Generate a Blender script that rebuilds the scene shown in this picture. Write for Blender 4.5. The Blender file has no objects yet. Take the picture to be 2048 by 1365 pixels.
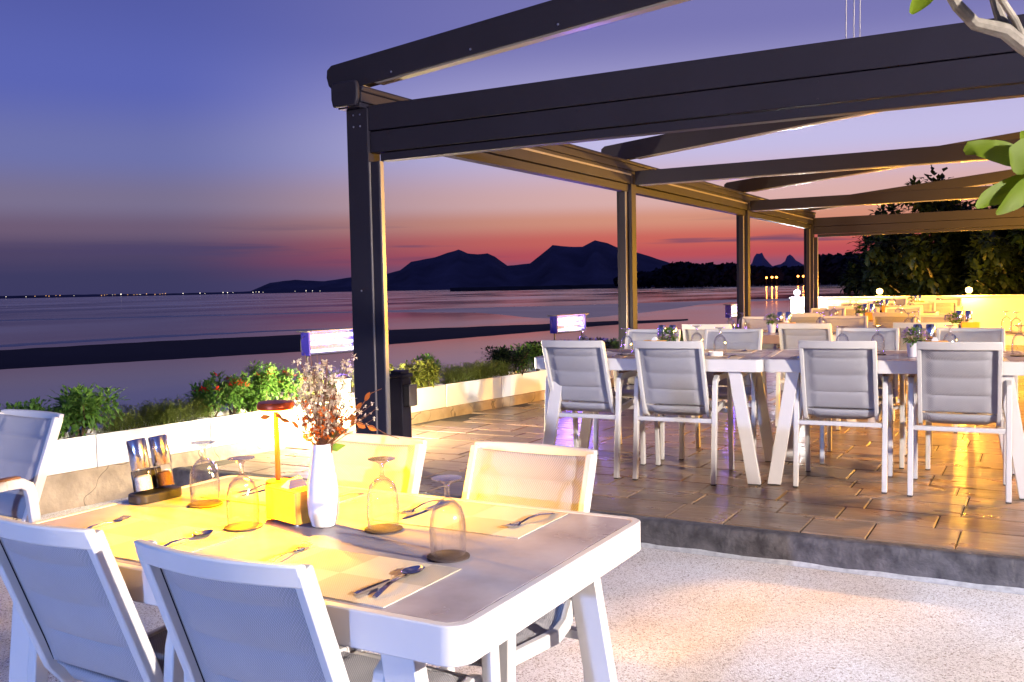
import bpy, math, random
from mathutils import Vector, Matrix, noise
random.seed(7)
PI = math.pi
R = math.radians
scene = bpy.context.scene
COL = scene.collection

# ------------------------------------------------------------------ camera
W_PX, H_PX, F_PX = 2048., 1365., 1900.
YAW, PITCH, ROLL = R(29.4), R(3.2), R(1.15)
CAM = Vector((0, 0, 1.2))
FW = Vector((-math.sin(YAW)*math.cos(PITCH), math.cos(YAW)*math.cos(PITCH), -math.sin(PITCH)))
_r0 = Vector((math.cos(YAW), math.sin(YAW), 0)); _u0 = _r0.cross(FW)
RT = _r0*math.cos(ROLL) - _u0*math.sin(ROLL)
UP = _u0*math.cos(ROLL) + _r0*math.sin(ROLL)
cd = bpy.data.cameras.new('camera'); cam = bpy.data.objects.new('camera', cd); COL.objects.link(cam)
cd.sensor_width = 36; cd.lens = 36*F_PX/W_PX; cd.clip_start = .05; cd.clip_end = 60000
m = Matrix((RT, UP, -FW)).transposed().to_4x4(); m.translation = CAM
cam.matrix_world = m
scene.camera = cam

def ray(x, y): return FW + RT*((x-W_PX/2)/F_PX) - UP*((y-H_PX/2)/F_PX)
def atz(x, y, z): r = ray(x, y); return CAM + r*((z-CAM.z)/r.z)
def aty(x, y, Y): r = ray(x, y); return CAM + r*((Y-CAM.y)/r.y)
def atd(x, y, d): return CAM + ray(x, y)*d

# ------------------------------------------------------------------ world: dusk sky
def s2l(c):
    return tuple((v/255/12.92 if v/255 <= .04045 else ((v/255+.055)/1.055)**2.4) for v in c)
world = bpy.data.worlds.new('World'); scene.world = world; world.use_nodes = True
wt = world.node_tree; wt.nodes.clear()
def wn(t, **k):
    n = wt.nodes.new(t)
    for a, b in k.items(): setattr(n, a, b)
    return n
L = wt.links.new
tc = wn('ShaderNodeTexCoord'); sep = wn('ShaderNodeSeparateXYZ'); L(tc.outputs['Generated'], sep.inputs[0])
mr = wn('ShaderNodeMapRange'); mr.inputs[1].default_value = -.02; mr.inputs[2].default_value = .5; L(sep.outputs[2], mr.inputs[0])
def el2t(deg): return (math.sin(R(deg))+.02)/.52
def ramp(stops):
    n = wn('ShaderNodeValToRGB'); cr = n.color_ramp; cr.interpolation = 'EASE'
    while len(cr.elements) > 1: cr.elements.remove(cr.elements[0])
    first = True
    for deg, c in stops:
        if first: e = cr.elements[0]; e.position = el2t(deg); first = False
        else: e = cr.elements.new(el2t(deg))
        e.color = s2l(c)+(1,)
    L(mr.outputs[0], n.inputs[0]); return n
rL = ramp([(-.5, (60, 58, 98)), (1.0, (62, 60, 98)), (2.4, (78, 68, 102)), (3.7, (110, 92, 118)), (5.2, (122, 113, 144)), (7.9, (110, 115, 172)), (11.7, (92, 102, 180)), (17, (84, 92, 166)), (28, (66, 76, 146))])
rR = ramp([(-.5, (112, 92, 132)), (.5, (112, 88, 130)), (1.15, (150, 86, 112)), (1.8, (190, 82, 90)), (2.7, (205, 102, 92)), (3.9, (214, 147, 124)), (5.0, (220, 176, 172)), (8.3, (197, 190, 230)), (15, (122, 120, 180)), (28, (74, 82, 152))])
gl = Vector((-math.sin(YAW-R(22)), math.cos(YAW-R(22)), 0))
dotn = wn('ShaderNodeVectorMath', operation='DOT_PRODUCT'); dotn.inputs[1].default_value = gl
flat = wn('ShaderNodeVectorMath', operation='MULTIPLY'); flat.inputs[1].default_value = (1, 1, 0)
nrm = wn('ShaderNodeVectorMath', operation='NORMALIZE')
L(tc.outputs['Generated'], flat.inputs[0]); L(flat.outputs[0], nrm.inputs[0]); L(nrm.outputs[0], dotn.inputs[0])
mg = wn('ShaderNodeMapRange', interpolation_type='SMOOTHSTEP'); mg.inputs[1].default_value = .735; mg.inputs[2].default_value = 1.0; L(dotn.outputs['Value'], mg.inputs[0])
mx = wn('ShaderNodeMix', data_type='RGBA'); L(mg.outputs[0], mx.inputs[0]); L(rL.outputs[0], mx.inputs[6]); L(rR.outputs[0], mx.inputs[7])
# thin low cloud streaks above the horizon
mp = wn('ShaderNodeMapping'); mp.inputs['Scale'].default_value = (4.2, 4.2, 95); mp.inputs['Location'].default_value = (3.1, 1.7, .4); L(tc.outputs['Generated'], mp.inputs[0])
nz = wn('ShaderNodeTexNoise'); nz.inputs['Scale'].default_value = 1.; nz.inputs['Detail'].default_value = 4; L(mp.outputs[0], nz.inputs[0])
mc = wn('ShaderNodeMapRange', interpolation_type='SMOOTHSTEP'); mc.inputs[1].default_value = .56; mc.inputs[2].default_value = .70; L(nz.outputs['Fac'], mc.inputs[0])
band = wn('ShaderNodeValToRGB'); bc = band.color_ramp
bc.elements[0].position = el2t(1.2); bc.elements[0].color = (0, 0, 0, 1)
e = bc.elements.new(el2t(2.6)); e.color = (.75, .75, .75, 1)
bc.elements[-1].position = el2t(4.2); bc.elements[-1].color = (0, 0, 0, 1)
L(mr.outputs[0], band.inputs[0])
mm = wn('ShaderNodeMath', operation='MULTIPLY'); L(mc.outputs[0], mm.inputs[0]); L(band.outputs[0], mm.inputs[1])
mx2 = wn('ShaderNodeMix', data_type='RGBA'); L(mm.outputs[0], mx2.inputs[0]); L(mx.outputs[2], mx2.inputs[6]); mx2.inputs[7].default_value = s2l((78, 68, 106))+(1,)
bg = wn('ShaderNodeBackground'); bg.inputs[1].default_value = 1.0; L(mx2.outputs[2], bg.inputs[0])
wo = wn('ShaderNodeOutputWorld'); L(bg.outputs[0], wo.inputs[0])

scene.view_settings.view_transform = 'Standard'; scene.view_settings.look = 'None'
scene.view_settings.exposure = 0; scene.view_settings.gamma = 1
scene.render.engine = 'CYCLES'
scene.cycles.use_denoising = True
scene.cycles.max_bounces = 8; scene.cycles.transparent_max_bounces = 24
scene.cycles.sample_clamp_indirect = 8.
scene.cycles.caustics_reflective = False; scene.cycles.caustics_refractive = False

# light levels
KEY_W, COOL_W, YEL_W, WALL_W, GARDEN_W, TABLE_W, UV_W = 8000, 5400, 1350, 280, 650, 66, 12

# ------------------------------------------------------------------ materials
MATS = {}
def pm(name, base, rough=.5, metal=0., spec=.5, var=0., vscale=4., col2=None, bump=0., bscale=60., bdist=.004, orand=0., coat=0., emit=None, estr=0., alpha=None, sss=0., stretch=None):
    mt = bpy.data.materials.new(name); mt.use_nodes = True; MATS[name] = mt
    nt = mt.node_tree; b = nt.nodes['Principled BSDF']; ln = nt.links.new
    b.inputs['Base Color'].default_value = tuple(base)+(1,)
    b.inputs['Roughness'].default_value = rough; b.inputs['Metallic'].default_value = metal
    b.inputs['Specular IOR Level'].default_value = spec; b.inputs['Coat Weight'].default_value = coat
    if sss: b.inputs['Subsurface Weight'].default_value = sss; b.inputs['Subsurface Radius'].default_value = (.02, .02, .01)
    if emit: b.inputs['Emission Color'].default_value = tuple(emit)+(1,); b.inputs['Emission Strength'].default_value = estr
    co = nt.nodes.new('ShaderNodeTexCoord'); src = co.outputs['Object']
    if stretch:
        mpn = nt.nodes.new('ShaderNodeMapping'); mpn.inputs['Scale'].default_value = stretch; ln(src, mpn.inputs[0]); src = mpn.outputs[0]
    col = None
    if var:
        n = nt.nodes.new('ShaderNodeTexNoise'); n.inputs['Scale'].default_value = vscale; n.inputs['Detail'].default_value = 6; ln(src, n.inputs[0])
        mrn = nt.nodes.new('ShaderNodeMapRange'); mrn.inputs[1].default_value = .3; mrn.inputs[2].default_value = .7; ln(n.outputs['Fac'], mrn.inputs[0])
        mi = nt.nodes.new('ShaderNodeMix'); mi.data_type = 'RGBA'
        c2 = col2 if col2 else tuple(v*(1-var) for v in base)
        mi.inputs[6].default_value = tuple(base)+(1,); mi.inputs[7].default_value = tuple(c2)+(1,)
        ln(mrn.outputs[0], mi.inputs[0]); col = mi.outputs[2]
        mr2 = nt.nodes.new('ShaderNodeMapRange'); mr2.inputs[3].default_value = max(.02, rough-.06); mr2.inputs[4].default_value = min(1, rough+.08)
        ln(n.outputs['Fac'], mr2.inputs[0]); ln(mr2.outputs[0], b.inputs['Roughness'])
    if orand:
        oi = nt.nodes.new('ShaderNodeObjectInfo'); hs = nt.nodes.new('ShaderNodeHueSaturation')
        mo = nt.nodes.new('ShaderNodeMapRange'); mo.inputs[3].default_value = 1-orand; mo.inputs[4].default_value = 1+orand
        ln(oi.outputs['Random'], mo.inputs[0]); ln(mo.outputs[0], hs.inputs['Value'])
        if col: ln(col, hs.inputs['Color'])
        else: hs.inputs['Color'].default_value = tuple(base)+(1,)
        col = hs.outputs[0]
    if col: ln(col, b.inputs['Base Color'])
    if bump:
        n2 = nt.nodes.new('ShaderNodeTexNoise'); n2.inputs['Scale'].default_value = bscale; n2.inputs['Detail'].default_value = 5; ln(src, n2.inputs[0])
        bp = nt.nodes.new('ShaderNodeBump'); bp.inputs['Strength'].default_value = bump; bp.inputs['Distance'].default_value = bdist
        ln(n2.outputs['Fac'], bp.inputs['Height']); ln(bp.outputs[0], b.inputs['Normal'])
    return mt

M_frame = pm('powder_coat_pale', (.54, .52, .50), .42, var=.06, vscale=9, bump=.05, bscale=700, bdist=.0005)
M_tframe = pm('table_powder_coat', (.56, .53, .51), .4, var=.05, vscale=7, bump=.05, bscale=700, bdist=.0005)
M_lam = pm('table_laminate', (.46, .42, .43), .24, var=.4, vscale=5.5, col2=(.28, .235, .235), bump=.03, bscale=40, bdist=.001)
M_teak = pm('teak', (.30, .13, .05), .45, var=.4, vscale=8, bump=.15, bscale=60, bdist=.001, stretch=(1, .12, 1))
M_pfoot = pm('plastic_foot', (.03, .03, .03), .6, var=.2, vscale=50)
M_dark = pm('pergola_aluminium', (.015, .014, .025), .55, spec=.16, var=.15, vscale=3, bump=.04, bscale=300, bdist=.0005)
M_blue = pm('painted_uv_glow', (.05, .04, .42), .4, var=.1, vscale=9)  # UV glow on the zapper cheeks, painted as a blue base colour
M_rib = pm('pergola_trim', (.22, .20, .19), .36, metal=.35, var=.1, vscale=5)
M_white = pm('white_glazed_planter', (.86, .85, .82), .35, var=.05, vscale=3, bump=.03, bscale=30)
M_soil = pm('soil', (.045, .028, .018), .95, var=.5, vscale=30, bump=.8, bscale=70, bdist=.02)
M_kerb = pm('old_concrete_kerb', (.46, .35, .23), .8, var=.45, vscale=6, bump=.5, bscale=25, bdist=.01)
nt = M_kerb.node_tree; b = nt.nodes['Principled BSDF']; co = nt.nodes.new('ShaderNodeTexCoord'); vo = nt.nodes.new('ShaderNodeTexVoronoi'); vo.feature = 'DISTANCE_TO_EDGE'; vo.inputs['Scale'].default_value = 2.1
nz_ = nt.nodes.new('ShaderNodeTexNoise'); nz_.inputs['Scale'].default_value = 3.5; va = nt.nodes.new('ShaderNodeVectorMath'); va.operation = 'MULTIPLY_ADD'; va.inputs[1].default_value = (.5, .5, .5)
nt.links.new(co.outputs['Object'], nz_.inputs[0]); nt.links.new(nz_.outputs['Color'], va.inputs[0]); nt.links.new(co.outputs['Object'], va.inputs[2]); nt.links.new(va.outputs[0], vo.inputs[0])
cm = nt.nodes.new('ShaderNodeMapRange'); cm.inputs[1].default_value = .0; cm.inputs[2].default_value = .014; cm.inputs[3].default_value = .25; nt.links.new(vo.outputs['Distance'], cm.inputs[0])
oldc = b.inputs['Base Color'].links[0].from_socket; mk = nt.nodes.new('ShaderNodeMix'); mk.data_type = 'RGBA'; mk.blend_type = 'MULTIPLY'; mk.inputs[0].default_value = 1
nt.links.new(oldc, mk.inputs[6]); nt.links.new(cm.outputs[0], mk.inputs[7]); nt.links.new(mk.outputs[2], b.inputs['Base Color'])
M_gap = pm('grout', (.05, .04, .035), .85, var=.4, vscale=9, bump=.4, bscale=60)
M_step = pm('worn_step_concrete', (.10, .095, .105), .7, var=.75, vscale=13, col2=(.024, .022, .028), bump=.8, bscale=45, bdist=.008)
M_wall = pm('painted_wall', (.80, .76, .66), .7, var=.06, vscale=1.5, bump=.1, bscale=90)
M_coast = pm('coaster_felt', (.060, .036, .028), .8, var=.3, vscale=90, bump=.4, bscale=400, bdist=.001)
M_steel = pm('polished_steel', (.72, .70, .69), .12, metal=1., var=.05, vscale=40)
M_chrome = pm('chrome', (.78, .77, .77), .14, metal=1., bump=.25, bscale=12, bdist=.002, stretch=(14, 14, .05))
M_black = pm('black_plastic', (.018, .017, .018), .35, var=.2, vscale=20)
M_salt = pm('salt', (.72, .66, .55), .8, var=.4, vscale=220, bump=.6, bscale=400)
M_pepper = pm('peppercorn', (.10, .035, .015), .7, var=.6, vscale=220, bump=.7, bscale=300)
M_ceram = pm('white_ceramic', (.86, .85, .84), .25, var=.03, vscale=9, coat=.3)
M_copper = pm('copper_paint', (.50, .075, .012), .36, metal=.5, var=.08, vscale=9)
M_ash = pm('lamplit_ash_wood', (.80, .38, .05), .42, var=.22, vscale=6, bump=.08, bscale=30, bdist=.001, stretch=(10, 1, 10))  # pale wood with the lamp's orange light mixed into its base colour
M_paper = pm('paper_napkin', (.82, .81, .78), .85, var=.04, vscale=20)
M_pot = pm('glazed_pot', (.70, .66, .68), .35, var=.06, vscale=14)
M_bolt = pm('zinc_bolt', (.7, .7, .72), .3, metal=1., var=.1, vscale=50)
M_stem = pm('woody_stem', (.10, .06, .03), .8, var=.4, vscale=30, bump=.4, bscale=90)
M_mud = pm('wet_mud', (.018, .012, .018), .85, spec=.12, var=.5, vscale=.08, bump=.3, bscale=.5, bdist=.05)
M_wet = pm('wet_sand', (.03, .028, .05), .32, spec=.35, var=.4, vscale=.05)
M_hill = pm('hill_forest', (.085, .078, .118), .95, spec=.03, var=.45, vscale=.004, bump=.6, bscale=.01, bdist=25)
M_hill2 = pm('hazy_far_crag', (.13, .115, .19), .95, spec=.03, var=.2, vscale=.004)  # distance haze put into the base colour, paler than the nearer hills
M_farwood = pm('far_foliage', (.03, .028, .035), .9, spec=.05, var=.5, vscale=.06)
M_bark = pm('grey_bark', (.23, .205, .18), .75, var=.6, vscale=14, col2=(.09, .08, .065), bump=.7, bscale=28, bdist=.008)
M_lantern_cap = pm('lantern_metal', (.05, .045, .05), .4, var=.2, vscale=20)
def leafmat(name, c, trans=.25, rough=.45):
    mt = pm(name, c, max(rough, .55), spec=.2, var=.45, vscale=3.5)
    nt = mt.node_tree; b = nt.nodes['Principled BSDF']; out = nt.nodes['Material Output']
    t = nt.nodes.new('ShaderNodeBsdfTranslucent'); t.inputs[0].default_value = tuple(min(1, v*1.6) for v in c)+(1,)
    ms = nt.nodes.new('ShaderNodeMixShader'); ms.inputs[0].default_value = trans
    nt.links.new(b.outputs[0], ms.inputs[1]); nt.links.new(t.outputs[0], ms.inputs[2]); nt.links.new(ms.outputs[0], out.inputs[0])
    return mt
M_leafG = leafmat('leaf_green', (.075, .17, .03))
M_leafY = leafmat('leaf_yellow_green', (.17, .20, .03))
M_leafF = leafmat('fern_green', (.13, .17, .035))
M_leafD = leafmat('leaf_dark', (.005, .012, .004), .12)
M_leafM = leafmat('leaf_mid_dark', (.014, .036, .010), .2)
M_plum = leafmat('frangipani_leaf', (.115, .175, .008), .3, .42)
M_vein = leafmat('leaf_midrib', (.24, .24, .04), .3, .45)
M_red = leafmat('red_petal', (.75, .05, .02), .25, .6)
M_violet = leafmat('violet_petal', (.28, .20, .55), .3, .6)
M_cream = leafmat('dried_cream_blossom', (.90, .72, .52), .4, .8)
M_rust = leafmat('dried_rust_blossom', (.66, .17, .025), .35, .8)
M_dleaf = leafmat('dried_orange_leaf', (.40, .13, .025), .35, .6)
M_twig = pm('dried_twig', (.16, .055, .02), .7, var=.4, vscale=40)

def emis(name, c, s):
    mt = pm(name, (.02, .02, .02), .4, emit=c, estr=s); return mt
M_bulbW = emis('warm_bulb', (1, .60, .14), 22)
M_lant = emis('lantern_glow', (1, .55, .12), 2.5)
M_bulbC = emis('white_bulb', (.86, .92, 1), 26)
M_garden = emis('garden_lamp_glow', (1, .80, .42), 14)
M_uv = emis('uv_tube', (.60, .60, 1.0), 4)
M_led = emis('table_lamp_led', (1, .55, .06), 30)
M_sod = emis('sodium_lamp', (1, .30, .05), 14)
M_shoreW = emis('shore_lamp_white', (1, .86, .68), 3.2)
M_shoreO = emis('shore_lamp_orange', (1, .48, .18), 2.4)
M_floodG = emis('flood_glass', (1, .92, .82), 6)

# thin clear glass: mostly see-through, mirror at the rim
mt = bpy.data.materials.new('clear_glass'); mt.use_nodes = True; nt = mt.node_tree; nt.nodes.clear()
o_ = nt.nodes.new('ShaderNodeOutputMaterial'); tr = nt.nodes.new('ShaderNodeBsdfTransparent'); tr.inputs[0].default_value = (.996, .996, .998, 1)
gs = nt.nodes.new('ShaderNodeBsdfGlossy'); gs.inputs['Roughness'].default_value = .03; gr_ = nt.nodes.new('ShaderNodeBsdfGlass'); gr_.inputs['IOR'].default_value = 1.48; gr_.inputs['Roughness'].default_value = 0; m2 = nt.nodes.new('ShaderNodeMixShader'); m2.inputs[0].default_value = .6; nt.links.new(gr_.outputs[0], m2.inputs[1]); nt.links.new(gs.outputs[0], m2.inputs[2])
lw = nt.nodes.new('ShaderNodeLayerWeight'); lw.inputs[0].default_value = .5
nzg = nt.nodes.new('ShaderNodeTexNoise'); nzg.inputs['Scale'].default_value = 26
bpg = nt.nodes.new('ShaderNodeBump'); bpg.inputs['Strength'].default_value = .12; nt.links.new(nzg.outputs['Fac'], bpg.inputs['Height'])
nt.links.new(bpg.outputs[0], gs.inputs['Normal'])
mpr = nt.nodes.new('ShaderNodeMapRange'); mpr.inputs[3].default_value = .045; mpr.inputs[4].default_value = .92
ms = nt.nodes.new('ShaderNodeMixShader'); pw = nt.nodes.new('ShaderNodeMath'); pw.operation = 'POWER'; pw.inputs[1].default_value = 2.0; nt.links.new(lw.outputs['Facing'], pw.inputs[0]); nt.links.new(pw.outputs[0], mpr.inputs[0]); nt.links.new(mpr.outputs[0], ms.inputs[0])
nt.links.new(tr.outputs[0], ms.inputs[1]); nt.links.new(m2.outputs[0], ms.inputs[2]); nt.links.new(ms.outputs[0], o_.inputs[0])
M_glass = mt
M_glass2 = mt.copy(); M_glass2.name = 'thick_glass'
for nd in M_glass2.node_tree.nodes:
    if nd.type == 'MAP_RANGE': nd.inputs[3].default_value = .30

# woven sling fabric
def fabric(name, c1, c2, freq, bump):
    mt = pm(name, c1, .75, spec=.25); nt = mt.node_tree; b = nt.nodes['Principled BSDF']; ln = nt.links.new
    co = nt.nodes.new('ShaderNodeTexCoord')
    w1 = nt.nodes.new('ShaderNodeTexWave'); w1.bands_direction = 'X'; w1.inputs['Scale'].default_value = freq; w1.inputs['Distortion'].default_value = .4
    w2 = nt.nodes.new('ShaderNodeTexWave'); w2.bands_direction = 'DIAGONAL'; w2.inputs['Scale'].default_value = freq*.8; w2.inputs['Distortion'].default_value = .4
    ln(co.outputs['Object'], w1.inputs[0]); ln(co.outputs['Object'], w2.inputs[0])
    mu = nt.nodes.new('ShaderNodeMath'); mu.operation = 'MULTIPLY'; ln(w1.outputs['Fac'], mu.inputs[0]); ln(w2.outputs['Fac'], mu.inputs[1])
    n = nt.nodes.new('ShaderNodeTexNoise'); n.inputs['Scale'].default_value = 7; ln(co.outputs['Object'], n.inputs[0])
    ad = nt.nodes.new('ShaderNodeMath'); ad.operation = 'MULTIPLY_ADD'; ad.inputs[1].default_value = .35; ln(n.outputs['Fac'], ad.inputs[0]); ln(mu.outputs[0], ad.inputs[2])
    mi = nt.nodes.new('ShaderNodeMix'); mi.data_type = 'RGBA'; mi.inputs[6].default_value = c2+(1,); mi.inputs[7].default_value = c1+(1,)
    ln(ad.outputs[0], mi.inputs[0]); ln(mi.outputs[2], b.inputs['Base Color'])
    bp = nt.nodes.new('ShaderNodeBump'); bp.inputs['Strength'].default_value = bump; bp.inputs['Distance'].default_value = .0008
    ln(mu.outputs[0], bp.inputs['Height']); ln(bp.outputs[0], b.inputs['Normal'])
    return mt
M_sling = fabric('grey_sling_weave', (.43, .42, .44), (.22, .215, .235), 120, .9)
# placemat with two-tone woven blocks
mt = fabric('placemat_weave', (.66, .58, .47), (.52, .45, .36), 150, .5); nt = mt.node_tree; b = nt.nodes['Principled BSDF']
co = nt.nodes.new('ShaderNodeTexCoord'); ck = nt.nodes.new('ShaderNodeTexChecker'); ck.inputs['Scale'].default_value = 7.
mpn = nt.nodes.new('ShaderNodeMapping'); mpn.inputs['Location'].default_value = (.0, .0, .51); nt.links.new(co.outputs['Object'], mpn.inputs[0]); nt.links.new(mpn.outputs[0], ck.inputs[0])
ck.inputs[1].default_value = (1, 1, 1, 1); ck.inputs[2].default_value = (.82, .79, .75, 1)
old = b.inputs['Base Color'].links[0].from_socket
mu = nt.nodes.new('ShaderNodeMix'); mu.data_type = 'RGBA'; mu.blend_type = 'MULTIPLY'; mu.inputs[0].default_value = 1
nt.links.new(old, mu.inputs[6]); nt.links.new(ck.outputs[0], mu.inputs[7]); nt.links.new(mu.outputs[2], b.inputs['Base Color'])
M_mat = mt
# pebble wash ground
mt = pm('pebble_wash', (.5, .48, .46), .75); nt = mt.node_tree; b = nt.nodes['Principled BSDF']; ln = nt.links.new
co = nt.nodes.new('ShaderNodeTexCoord'); vo = nt.nodes.new('ShaderNodeTexVoronoi'); vo.inputs['Scale'].default_value = 230; ln(co.outputs['Object'], vo.inputs[0])
cr = nt.nodes.new('ShaderNodeValToRGB'); el = cr.color_ramp.elements
el[0].position = 0; el[0].color = (.22, .16, .12, 1); el[1].position = 1; el[1].color = (.88, .86, .85, 1)
for p, c in ((.10, (.42, .34, .28, 1)), (.2, (.66, .62, .60, 1)), (.6, (.78, .76, .745, 1))):
    q = el.new(p); q.color = c
sx = nt.nodes.new('ShaderNodeSeparateXYZ'); ln(vo.outputs['Color'], sx.inputs[0]); ln(sx.outputs[0], cr.inputs[0])
n = nt.nodes.new('ShaderNodeTexNoise'); n.inputs['Scale'].default_value = 1.6; n.inputs['Detail'].default_value = 5; ln(co.outputs['Object'], n.inputs[0])
cr2 = nt.nodes.new('ShaderNodeValToRGB'); cr2.color_ramp.elements[0].position = .35; cr2.color_ramp.elements[0].color = (.86, .79, .72, 1); cr2.color_ramp.elements[1].position = .62; cr2.color_ramp.elements[1].color = (1, 1, 1, 1)
ln(n.outputs['Fac'], cr2.inputs[0])
mu = nt.nodes.new('ShaderNodeMix'); mu.data_type = 'RGBA'; mu.blend_type = 'MULTIPLY'; mu.inputs[0].default_value = 1
ln(cr.outputs[0], mu.inputs[6]); ln(cr2.outputs[0], mu.inputs[7]); ln(mu.outputs[2], b.inputs['Base Color'])
bp = nt.nodes.new('ShaderNodeBump'); bp.inputs['Strength'].default_value = .6; bp.inputs['Distance'].default_value = .003; bp.invert = True
ln(vo.outputs['Distance'], bp.inputs['Height']); ln(bp.outputs[0], b.inputs['Normal'])
M_pebble = mt
# sealed stamped concrete tiles
mt = pm('sealed_stamped_tile', (.25, .160, .098), .28, var=.55, vscale=2.6, col2=(.13, .095, .072), bump=.5, bscale=7, bdist=.012, orand=.28, stretch=(1, 1, 1))
nt = mt.node_tree
for nd in nt.nodes:                      # texture runs in world space so that neighbouring tiles differ
    if nd.type == 'MAPPING':
        gnode = nt.nodes.new('ShaderNodeNewGeometry'); nt.links.new(gnode.outputs['Position'], nd.inputs[0]); nd.inputs['Scale'].default_value = (1, 2.2, 1)
M_tile = mt
# sea
mt = pm('sea_water', (.16, .14, .17), .10, spec=.5, stretch=(.02, .02, .02)); nt = mt.node_tree; b = nt.nodes['Principled BSDF']; b.inputs['IOR'].default_value = 1.75
co = nt.nodes.new('ShaderNodeTexCoord'); mpn = nt.nodes.new('ShaderNodeMapping'); mpn.inputs['Scale'].default_value = (.03, .012, 1); mpn.inputs['Rotation'].default_value = (0, 0, R(30))
nt.links.new(co.outputs['Object'], mpn.inputs[0]); n = nt.nodes.new('ShaderNodeTexNoise'); n.inputs['Scale'].default_value = 1; n.inputs['Detail'].default_value = 5; nt.links.new(mpn.outputs[0], n.inputs[0])
rr = nt.nodes.new('ShaderNodeMapRange'); rr.inputs[1].default_value = .35; rr.inputs[2].default_value = .68; rr.inputs[3].default_value = .05; rr.inputs[4].default_value = .2; nt.links.new(n.outputs['Fac'], rr.inputs[0]); nt.links.new(rr.outputs[0], b.inputs['Roughness'])
M_sea = mt

# ------------------------------------------------------------------ mesh helpers
class MB:
    def __init__(s): s.v = []; s.f = []
    def add(s, vs, fs):
        o = len(s.v); s.v += [tuple(p) for p in vs]; s.f += [tuple(o+i for i in f) for f in fs]; return s
    def box(s, x0, x1, y0, y1, z0, z1, M=None):
        vs = [Vector(p) for p in ((x0, y0, z0), (x1, y0, z0), (x1, y1, z0), (x0, y1, z0), (x0, y0, z1), (x1, y0, z1), (x1, y1, z1), (x0, y1, z1))]
        if M: vs = [M@p for p in vs]
        return s.add(vs, [(0, 3, 2, 1), (4, 5, 6, 7), (0, 1, 5, 4), (1, 2, 6, 5), (2, 3, 7, 6), (3, 0, 4, 7)])
    def sweep(s, path, side, a, b, closed=False):
        """rectangular bar: half-width a along side, half-height b in the path's plane"""
        path = [Vector(p) for p in path]; n = len(path); side = Vector(side).normalized(); rings = []
        for i, p in enumerate(path):
            t1 = (path[i]-path[i-1]).normalized() if i > 0 else None
            t2 = (path[i+1]-path[i]).normalized() if i < n-1 else None
            t = (t1+t2).normalized() if t1 and t2 else (t1 or t2)
            k = 1/max(.4, t.dot(t2)) if t1 and t2 else 1
            nn = side.cross(t).normalized()*k
            rings.append([p+side*a+nn*b, p-side*a+nn*b, p-side*a-nn*b, p+side*a-nn*b])
        vs = [q for r in rings for q in r]; fs = []
        for i in range(n-1):
            for j in range(4):
                k = (j+1) % 4; fs.append((i*4+j, i*4+k, (i+1)*4+k, (i+1)*4+j))
        fs += [(3, 2, 1, 0), tuple((n-1)*4+j for j in range(4))]
        return s.add(vs, fs)
    def tube(s, path, rad, seg=8):
        path = [Vector(p) for p in path]; n = len(path); rs = rad if isinstance(rad, (list, tuple)) else [rad]*n
        t = (path[1]-path[0]).normalized(); ref = Vector((0, 0, 1)) if abs(t.z) < .9 else Vector((1, 0, 0)); u = t.cross(ref).normalized(); vs = []; fs = []
        for i, p in enumerate(path):
            t = ((path[min(i+1, n-1)]-path[max(i-1, 0)])).normalized(); u = (u-t*u.dot(t)).normalized(); w = t.cross(u)
            for j in range(seg):
                a = 2*PI*j/seg; vs.append(p+(u*math.cos(a)+w*math.sin(a))*rs[i])
        for i in range(n-1):
            for j in range(seg):
                k = (j+1) % seg; fs.append((i*seg+j, i*seg+k, (i+1)*seg+k, (i+1)*seg+j))
        fs += [tuple(range(seg))[::-1], tuple((n-1)*seg+j for j in range(seg))]
        return s.add(vs, fs)
    def lathe(s, prof, seg=24, M=None, cap=True):
        vs = []; fs = []; n = len(prof)
        for r_, z in prof:
            for j in range(seg):
                a = 2*PI*j/seg; vs.append(Vector((r_*math.cos(a), r_*math.sin(a), z)))
        for i in range(n-1):
            for j in range(seg):
                k = (j+1) % seg; fs.append((i*seg+j, i*seg+k, (i+1)*seg+k, (i+1)*seg+j))
        if cap:
            if prof[0][0] > 1e-5: fs.append(tuple(range(seg))[::-1])
            if prof[-1][0] > 1e-5: fs.append(tuple((n-1)*seg+j for j in range(seg)))
        if M: vs = [M@p for p in vs]
        return s.add(vs, fs)
    def prism(s, poly, z0, z1):
        n = len(poly)
        return s.add([(x, y, z0) for x, y in poly]+[(x, y, z1) for x, y in poly], [tuple(range(n))[::-1], tuple(range(n, 2*n))]+[(i, (i+1) % n, n+(i+1) % n, n+i) for i in range(n)])
    def leaf(s, p, d, up, l, w, bend=.15):
        """small pointed leaf, folded along its rib: four triangles"""
        p = Vector(p); d = d.normalized(); sd = d.cross(up)
        if sd.length < 1e-4: sd = d.cross(Vector((1, 0, 0)))
        sd.normalize(); nn = sd.cross(d)
        mid = p+d*l*.5-nn*l*bend*.3; tip = p+d*l-nn*l*bend
        return s.add([p, mid+sd*w*.5+nn*w*.12, tip, mid-sd*w*.5+nn*w*.12, mid], [(0, 1, 4), (1, 2, 4), (0, 4, 3), (4, 2, 3)])

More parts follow.
